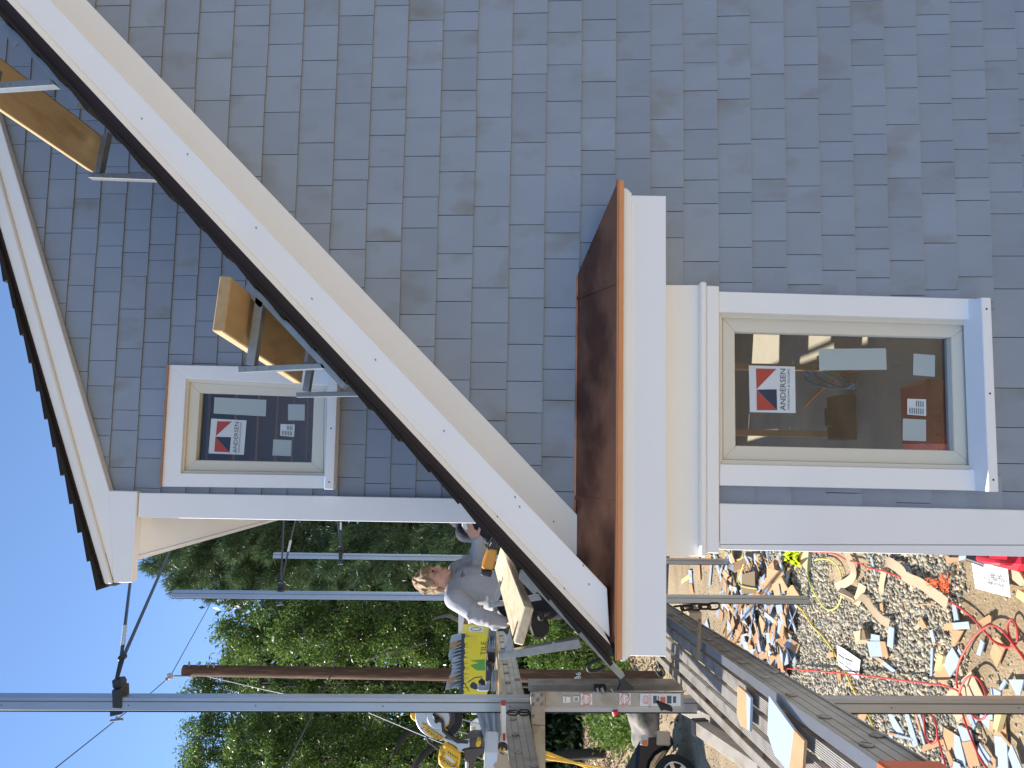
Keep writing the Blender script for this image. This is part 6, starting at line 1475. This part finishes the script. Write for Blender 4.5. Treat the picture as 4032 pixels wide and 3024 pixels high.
q = MB(); pp(q, [(2262, 2668), (2268, 2668), (2268, 2684), (2262, 2684)], 15.73, 0.005); pp(q, C_(k5, (455, 690), (495, 690), (495, 735), (450, 735)), 15.73, 0.006); q.build('tag_plate', M['white'], up_)
def wire(pts, r, mt, label):
    q = MB(); q.tube([P(*p) for p in pts], r, 5); single(q, 'overhead_wire', mt, label, 'wire', smooth=True)
wire([(60, 3150, 9.0), (219, 3024, 10.5), (437, 2851, 12.5), (601, 2723, 14.5), (671, 2662, 15.8), (842, 2353, 22), (996, 2071, 30), (1120, 1850, 40)], 0.009, M['wire'], 'wire passing over the insulator on top of the utility pole')
wire([(1040, 3150, 9.5), (1124, 3024, 10.5), (1239, 2797, 13), (1315, 2630, 15.7)], 0.014, M['wire'], 'thick wire meeting the utility pole from the left at mid height')
wire([(1315, 2630, 15.7), (1380, 2380, 20), (1432, 2259, 24), (1490, 2056, 30), (1540, 1900, 36)], 0.012, M['wire'], 'wire leaving the utility pole towards the house behind the middle poles')
wire([(817, 2664, 15.78), (1060, 2720, 14.6), (1423, 2794, 13.2), (1650, 2890, 12), (1900, 2990, 11)], 0.006, M['wire_pale'], 'pale guy wire slanting down from the utility pole')
wire([(1130, 2625, 15.75), (1230, 2420, 20), (1300, 2340, 23), (1480, 2060, 30), (1560, 1930, 34)], 0.009, M['wire'], 'thin wire from the utility pole across the pine')
for a_, b_, lb in (((1815, 2832, 5.2), (1905, 2855, 5.2), 'short pale string running from saw to white box'), ((1804, 2880, 5.2), (1902, 2905, 5.2), 'pale string below the white box beside the saw')):
    q = MB(); q.tube([P(*a_), P(*b_)], 0.004, 5); single(q, 'string', M['wire_pale'], lb, 'string')
for pts, lb in (([(2148, 2964, 5.2), (2230, 2993, 8), (2340, 3030, 12.3), (2370, 3050, 12.6)], 'upper yellow rope running from bench down to the dark vehicle'), ([(2148, 2984, 5.2), (2260, 3003, 9), (2440, 3035, 12.5), (2460, 3050, 12.7)], 'lower yellow rope running from bench down to the dark vehicle')):
    q = MB(); q.tube([P(*p) for p in pts], 0.013, 6); single(q, 'rope', M['rope_yellow'], lb, 'rope')
# dark vehicle, front corner in view
cw = P(2650, 3058, 13.2)
car = thing('parked_suv', 'black parked car, only its front corner and wheel in view', 'car', (cw.x, cw.y, 0))
hd_ = (_R * 0.78 + Vector((_F.x, _F.y, 0)) * 0.62).normalized(); lf = Vector((-hd_.y, hd_.x, 0))      # heading, left side
cp = lambda a, b, c: Vector((cw.x, cw.y, 0)) + hd_ * a + lf * b + Vector((0, 0, c))                     # a forward of the wheel, b left of its outer face
def cprism(mb, prof, b0, b1, mi=0): mb.prism([cp(a, b0, c) for a, c in prof], cp(0, b1, 0) - cp(0, b0, 0), mi)
q = MB()
arch = [(0.46 * math.cos(t), 0.37 + 0.46 * math.sin(t)) for t in np.linspace(math.pi, 0, 10)]
cprism(q, [(-4.0, 0.35), (-3.6, 0.35)] + [(-2.75 + a, c) for a, c in arch if True][1:-1] + [(-2.3, 0.35), (-0.47, 0.35)] + arch[1:-1] + [(0.47, 0.38), (0.60, 0.36), (0.66, 0.55), (0.64, 0.84), (0.54, 0.98), (0.1, 1.06), (-0.75, 1.16), (-1.5, 1.72), (-3.4, 1.74), (-4.0, 1.2)], 0.03, 1.75)
q.build('body', M['paint_black'], car, bevel=0.06)
q = MB(); cprism(q, [(0.48, 0.34), (0.70, 0.36), (0.73, 0.56), (0.66, 0.66), (0.50, 0.66)], 0.0, 1.78); q.build('bumper', M['black'], car, bevel=0.05)
q = MB(); cprism(q, [(0.50, 0.40), (0.73, 0.38), (0.745, 0.62), (0.50, 0.65)], -0.012, 0.3); q.build('bumper_trim', M['cardboard'], car, bevel=0.02)
q = MB(); cprism(q, [(0.48, 0.80), (0.68, 0.77), (0.66, 0.90), (0.50, 0.94)], -0.005, 0.45); q.build('headlight', M['head_lamp'], car, bevel=0.02)
q = MB(); cprism(q, [(0.49, 0.82), (0.59, 0.81), (0.58, 0.89), (0.50, 0.91)], -0.012, 0.1); q.build('turn_signal', M['amber_lamp'], car, bevel=0.01)
q = MB(); cprism(q, [(-0.95, 1.2), (-1.5, 1.66), (-3.3, 1.66), (-3.7, 1.2)], 0.02, 0.04); q.build('side_window', M['glass'], car)
for a in (0.0, -2.75):
    for b in (0.0, 1.55):
        wv = MB(); wv.tube([cp(a, b + 0.02, 0.365), cp(a, b, 0.365), cp(a, b + 0.02, 0.365) + lf * 0.2], [0.30, 0.365, 0.365], 28); wh = wv.build('wheel', M['tyre'], car, bevel=0.015)
        q = MB(); q.ring(cp(a, b - 0.004, 0.365), lf, 0.225, 0.016, 28, 0, 8)
        for s in range(6):
            t = s * math.pi / 3 + 0.3; d = hd_ * math.cos(t) + Vector((0, 0, 1)) * math.sin(t); q.beam(cp(a, b - 0.006, 0.365) + d * 0.03, cp(a, b - 0.006, 0.365) + d * 0.225, 0.07, 0.02, up=lf)
        q.cyl(cp(a, b - 0.02, 0.365), cp(a, b + 0.01, 0.365), 0.05, n=12); q.build('rim', M['chrome'], wh)
bo = G(2612, 2860); bo.z = 0.12
q = MB(); q.ball(bo + Vector((0, 0.3, 0.12)), (0.62, 0.42, 0.42), 0, 28, 18)
r_ = random.Random(2)
from mathutils import noise
q.v = [p + (p - bo).normalized() * (noise.noise(p * 2.2) * 0.16 + noise.noise(p * 6) * 0.05) for p in q.v]
single(q, 'boulder', M['rock'], 'grey streaked boulder beside the weeds behind the pump jack', 'boulder', smooth=True)

# ================================================================== PLANTS
def leaf_quads(c, ln, wd, r, droop=0.5, spread=1.0, up=None):
    n = len(c)
    d = r.normal(0, spread, (n, 3)); d[:, 2] -= droop
    if up is not None: d = d * 0.5 + up
    d /= np.linalg.norm(d, axis=1)[:, None]
    s = np.cross(d, r.normal(0, 1, (n, 3))); s /= np.linalg.norm(s, axis=1)[:, None] + 1e-9
    nn = np.cross(d, s)
    L = (ln * r.uniform(0.6, 1.25, n))[:, None]; Wd = (wd * r.uniform(0.7, 1.2, n))[:, None]
    v = np.stack([c, c + d * L * 0.45 + s * Wd / 2 + nn * L * 0.06, c + d * L - nn * L * 0.08, c + d * L * 0.45 - s * Wd / 2 + nn * L * 0.06], 1)
    f = np.arange(n * 4).reshape(n, 4)
    return v.reshape(-1, 3), f
def crown_points(lobes, per, clumps, sig, r, shell=0.55):
    out = []
    for (c, rad) in lobes:
        c = np.array(c); rad = np.array(rad)
        k = max(4, int(clumps * rad[0] * rad[2]))
        d = r.normal(0, 1, (k, 3)); d /= np.linalg.norm(d, axis=1)[:, None]
        cc = c + d * rad * (r.uniform(shell, 1.0, (k, 1)))
        m_ = max(1, int(per))
        out.append((cc[:, None, :] + r.normal(0, 1, (k, m_, 3)) * np.array(sig)).reshape(-1, 3))
    return np.concatenate(out)
def broadleaf(name, label, group, trunk_px, depth, lobes_px, mt, seed, per=60, clumps=20, ln=0.115, wd=0.042, trunk_r=0.16, bark='bark'):
    r = np.random.default_rng(seed)
    tb = P(trunk_px[0], trunk_px[1], depth); tb.z = bank(tb.x, tb.y) - 0.1
    t = thing(name, label, 'tree', tb, group)
    lobes = []
    for (x, y, dd, rx, rz) in lobes_px:
        k = (depth + dd) / FPX; c = P(x, y, depth + dd); lobes.append((tuple(c), (rx * k, max(0.8, rx * k * 0.9), rz * k)))
    pts = crown_points(lobes, per * 1.7, clumps * 1.7, (0.14, 0.14, 0.10), r, 0.62)
    v, f = leaf_quads(pts, ln, wd, r, 0.6)
    np_object('crown', v, f, mt, t, origin=tb)
    q = MB(); top = sum((Vector(l[0]) for l in lobes), Vector()) / len(lobes); top.z = max(l[0][2] for l in lobes)
    fork = tb.lerp(top, 0.35) + Vector((r.normal() * 0.2, 0, 0))
    q.tube(spline([tb, tb.lerp(fork, .5) + Vector((r.normal() * .08, r.normal() * .1, 0)), fork, fork.lerp(top, .8)], 4), list(np.linspace(trunk_r, trunk_r * 0.3, 13)), 9)
    q.build('trunk', M[bark], t, smooth=True)
    for (c, rad) in lobes[:8]:
        c = Vector(c); q = MB(); m1 = fork.lerp(c, .5) + Vector((r.normal() * .2, r.normal() * .2, 0.1))
        q.tube(spline([fork, m1, c], 4), list(np.linspace(trunk_r * 0.45, 0.03, 9)), 6); q.build('limb', M[bark], t, smooth=True)
    return t
TG = 'trees beyond the drive'
# lobes: photo x, photo y, distance offset, half width, half height (pixels)
broadleaf('leafy_tree', 'leafy tree rising left of the nearest pole, behind the saw', TG, (2360, 2960), 22,
          [(760, 2990, 0.4, 70, 70), (800, 2880, 0.4, 70, 70), (830, 3040, 0, 110, 110), (860, 2900, 0.5, 90, 120), (1000, 2960, -0.8, 130, 130), (1130, 2860, 0, 120, 120), (1150, 3040, -1, 120, 130), (1300, 2930, -1, 150, 120), (1450, 2850, 0, 120, 110), (1480, 3020, -1, 120, 120), (1650, 2950, -0.5, 140, 120), (1800, 2880, 0.5, 120, 120), (1850, 3040, 0, 100, 120), (2000, 2950, 1, 130, 120), (760, 3080, 1, 80, 60)], M['leaf'], 31, per=70, clumps=24)
broadleaf('leafy_tree', 'leafy tree directly behind the utility pole, its top at the pole top', TG, (2360, 2700), 25,
          [(790, 2695, 0, 60, 60), (840, 2690, 0, 80, 80), (900, 2690, 0.5, 80, 100), (1010, 2680, 0, 100, 110), (1150, 2700, -0.5, 110, 110), (1300, 2680, -0.5, 120, 120), (1450, 2720, 0, 110, 110), (1600, 2680, 0, 120, 120), (1760, 2700, 0, 110, 110), (1900, 2690, 0, 110, 110)], M['leaf_b'], 32, per=60, clumps=22)
broadleaf('leafy_tree', 'bright leafy tree between utility pole and middle pole', TG, (2380, 2500), 20,
          [(925, 2475, 0.5, 60, 70), (970, 2500, 0.5, 70, 90), (950, 2560, 1, 60, 70), (1060, 2540, 0, 90, 110), (1080, 2430, 0, 80, 90), (1170, 2490, -0.8, 110, 100), (1290, 2540, -1, 110, 110), (1290, 2410, -0.5, 90, 110), (1420, 2480, -1, 120, 120), (1550, 2560, -0.7, 110, 110), (1560, 2420, -0.7, 100, 110), (1690, 2500, -0.5, 120, 120), (1820, 2430, 0, 110, 110), (1850, 2560, 0, 110, 110), (1990, 2480, 0.5, 120, 120)], M['leaf'], 33, per=70, clumps=24)
broadleaf('leafy_tree', 'shady leafy tree behind the grey sweatshirt worker', TG, (2380, 2300), 24,
          [(1180, 2290, 0, 80, 100), (1300, 2250, 0, 100, 110), (1420, 2330, 0, 100, 110), (1450, 2180, 0, 100, 110), (1580, 2270, 0, 110, 110), (1700, 2180, 0, 110, 110), (1720, 2340, 0, 110, 110), (1850, 2250, 0, 120, 120), (2000, 2200, 0, 120, 120), (2020, 2380, 0, 110, 120), (1600, 2080, 0, 100, 110), (1820, 2080, 0, 110, 110)], M['leaf_b'], 34, per=60, clumps=22)
broadleaf('leafy_bush', 'pale green bush at the edge of the drive behind the eave bracket', TG, (2440, 2520), 17.5,
          [(2130, 2560, 0, 80, 60), (2180, 2470, 0, 80, 60), (2230, 2560, 0, 90, 60), (2290, 2470, 0, 90, 60), (2300, 2600, 0, 60, 50), (2360, 2540, 0, 90, 60), (2120, 2440, 0, 60, 60)], M['weed'], 35, per=60, clumps=30, ln=0.12, wd=0.045, trunk_r=0.05)
# pine
def pine(label, trunk_px, depth, boughs, seed, mt):
    r = np.random.default_rng(seed); tb = P(trunk_px[0][0], trunk_px[0][1], depth); tb.z = bank(tb.x, tb.y) - 0.1
    t = thing('pine_tree', label, 'tree', tb, TG)
    q = MB(); tp = [tb] + [P(x, y, depth) for x, y in trunk_px[1:]]; q.tube(spline(tp, 4), list(np.linspace(0.2, 0.04, (len(tp) - 1) * 4 + 1)), 9); q.build('trunk', M['bark'], t, smooth=True)
    tufts = []; dirs = []
    for (x0, y0, x1, y1, dd, dens) in boughs:
        a, b = P(x0, y0, depth), P(x1, y1, depth + dd); L = (b - a).length
        m_ = a.lerp(b, 0.5) + Vector((0, 0, -0.06 * L)); pth = spline([a, m_, b], 6)
        q = MB(); q.tube(pth, list(np.linspace(0.045, 0.012, len(pth))), 6); q.build('limb', M['bark'], t, smooth=True)
        for i in range(int(dens * L * 2.6)):
            s = r.uniform(0.25, 1.0) ** 0.8; p = pth[min(len(pth) - 1, int(s * (len(pth) - 1)))]
            d = np.array((b - a).normalized()); side = r.normal(0, 1, 3) * np.array([1, 1, 0.55]); side -= d * side.dot(d); side /= np.linalg.norm(side)
            w = 0.62 * (1.15 - s) * r.uniform(0.2, 1) + 0.05
            e = np.array(p) + (side * 0.8 + d * 0.6) * w
            tufts.append(e); dirs.append(side * 0.6 + d * 0.7 + np.array([0, 0, 0.25]))
    tufts = np.array(tufts); dirs = np.array(dirs); k = 26
    c = np.repeat(tufts, k, 0) + r.normal(0, 0.045, (len(tufts) * k, 3)); dd = np.repeat(dirs, k, 0)
    v, f = leaf_quads(c, 0.16, 0.014, r, 0.0, 1.0, up=dd * 0.9)
    np_object('crown', v, f, mt, t, origin=tb)
    return t
bg = []
rb = random.Random(77)
trunk_line = [(2380, 1990), (1700, 2000), (1200, 2010), (800, 2010), (560, 2020)]
def tl_y(x): return 2000
for (x1, y1) in [(590, 2235), (620, 2150), (640, 2240), (680, 2300), (700, 2200), (700, 2330), (730, 2260), (760, 2330), (780, 2200), (800, 2290), (830, 2350), (860, 2240), (880, 2330), (900, 2180), (930, 2290), (960, 2350), (990, 2230), (1010, 2320), (1040, 2180), (1060, 2290), (1100, 2330), (1130, 2220), (1170, 2300), (1210, 2200), (1240, 2330), (1290, 2250), (1330, 2320), (1370, 2200), (1420, 2290), (1480, 2230), (1540, 2310), (1600, 2210), (1680, 2290), (1760, 2220), (1850, 2300), (1950, 2200)]:
    bg.append((x1 + rb.uniform(60, 200) , 1995, x1, y1, rb.uniform(-1.6, 1.2), 24))
    if rb.random() < 0.8: bg.append((x1 + rb.uniform(60, 170), 2000, x1 + rb.uniform(-30, 30), 1780 + rb.uniform(-60, 80), rb.uniform(-1.2, 1.2), 12))
pine('tall dark pine with drooping boughs behind the house corner', trunk_line, 17.0, bg, 51, M['needle'])
# the wood behind, read as one dark mass
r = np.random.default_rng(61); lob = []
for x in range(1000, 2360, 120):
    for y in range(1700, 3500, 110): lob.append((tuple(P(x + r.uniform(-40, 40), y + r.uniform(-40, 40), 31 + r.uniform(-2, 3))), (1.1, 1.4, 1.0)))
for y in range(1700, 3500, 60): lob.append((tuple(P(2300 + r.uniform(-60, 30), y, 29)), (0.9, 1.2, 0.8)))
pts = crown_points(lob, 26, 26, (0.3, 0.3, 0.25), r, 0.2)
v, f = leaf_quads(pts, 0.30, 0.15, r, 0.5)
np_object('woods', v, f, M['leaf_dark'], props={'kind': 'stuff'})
q = MB()
for i in range(12):
    y = 2040 + i * 80 + rb.uniform(-15, 15); a = P(2390, y, 33 + rb.uniform(-1, 3)); a.z = 0.2; b = a + Vector((rb.uniform(-.6, .6), rb.uniform(-.5, .5), rb.uniform(5, 9))); q.tube([a, a.lerp(b, .5) + Vector((rb.uniform(-.2, .2), 0, 0)), b], [rb.uniform(.08, .16), .09, .04], 7)
q.build('wood_trunks', M['bark'], None, props={'kind': 'stuff'})
for pts_, lb in (([(1700, 2440, 19), (1760, 2425, 19), (1800, 2440, 19), (1860, 2465, 19.2), (1890, 2450, 19.2)], 'grey crooked bare branch in the bright leafy tree, above the yellow carton'), ([(1180, 2531, 19), (1240, 2534, 19), (1300, 2528, 19), (1330, 2515, 19), (1400, 2512, 19.2)], 'pale dead twig high in the bright leafy tree'), ([(1440, 2600, 19), (1520, 2570, 19), (1580, 2560, 19), (1680, 2530, 19.2)], 'grey limb in the leaves right of the utility pole')):
    q = MB(); q.tube(spline([P(*p) for p in pts_], 4), list(0.012 + 0.045 * np.sin(np.linspace(0.1, 3.04, (len(pts_) - 1) * 4 + 1))), 6); single(q, 'bare_branch', M['bark_pale'], lb, 'branch', smooth=True)
for pts_, lb in (([(1540, 2990, 20), (1600, 2890, 20.2), (1680, 2870, 20.4), (1800, 2850, 20.6)], 'dark limb curving behind the saw handle'), ([(1600, 3060, 20), (1680, 2960, 20), (1760, 2900, 20.3)], 'dark forked limb left of the saw motor')):
    q = MB(); q.tube(spline([P(*p) for p in pts_], 4), list(0.02 + 0.07 * np.sin(np.linspace(0.1, 3.04, (len(pts_) - 1) * 4 + 1))), 8); single(q, 'dark_branch', M['bark'], lb, 'branch', smooth=True)
# weeds, dry litter on the bank
def scatter(poly, n, r, z=True):
    out = []
    pl = [(p.x, p.y) for p in poly]; lo = np.min(pl, 0); hi = np.max(pl, 0)
    while len(out) < n:
        x, y = r.uniform(lo[0], hi[0]), r.uniform(lo[1], hi[1])
        if in_poly(x, y, pl): out.append((x, y, bank(x, y)))
    return np.array(out)
r = np.random.default_rng(71)
wp = [G(2590, 2900), G(2560, 2700), G(2500, 2440), G(2420, 2440), G(2400, 2700), G(2420, 2870), G(2500, 2960)]
c = scatter(wp, 700, r); c = np.repeat(c, 14, 0) + np.abs(r.normal(0, 1, (9800, 3))) * np.array([0.10, 0.10, 0.22]) * np.sign(r.normal(0, 1, (9800, 3)) + np.array([0, 0, 99]))
v, f = leaf_quads(c, 0.16, 0.06, r, -0.5)
np_object('weeds', v, f, M['weed'], props={'kind': 'stuff'})
lp = [P(2480, 3400, 14), P(2470, 2420, 14), P(2300, 2300, 34), P(2300, 3500, 34)]
c = scatter(lp, 16000, r); c[:, 2] += r.uniform(0.0, 0.05, len(c))
v, f = leaf_quads(c, 0.10, 0.05, r, 0.0)
np_object('dry_leaves', v, f, M['litter'], props={'kind': 'stuff'})
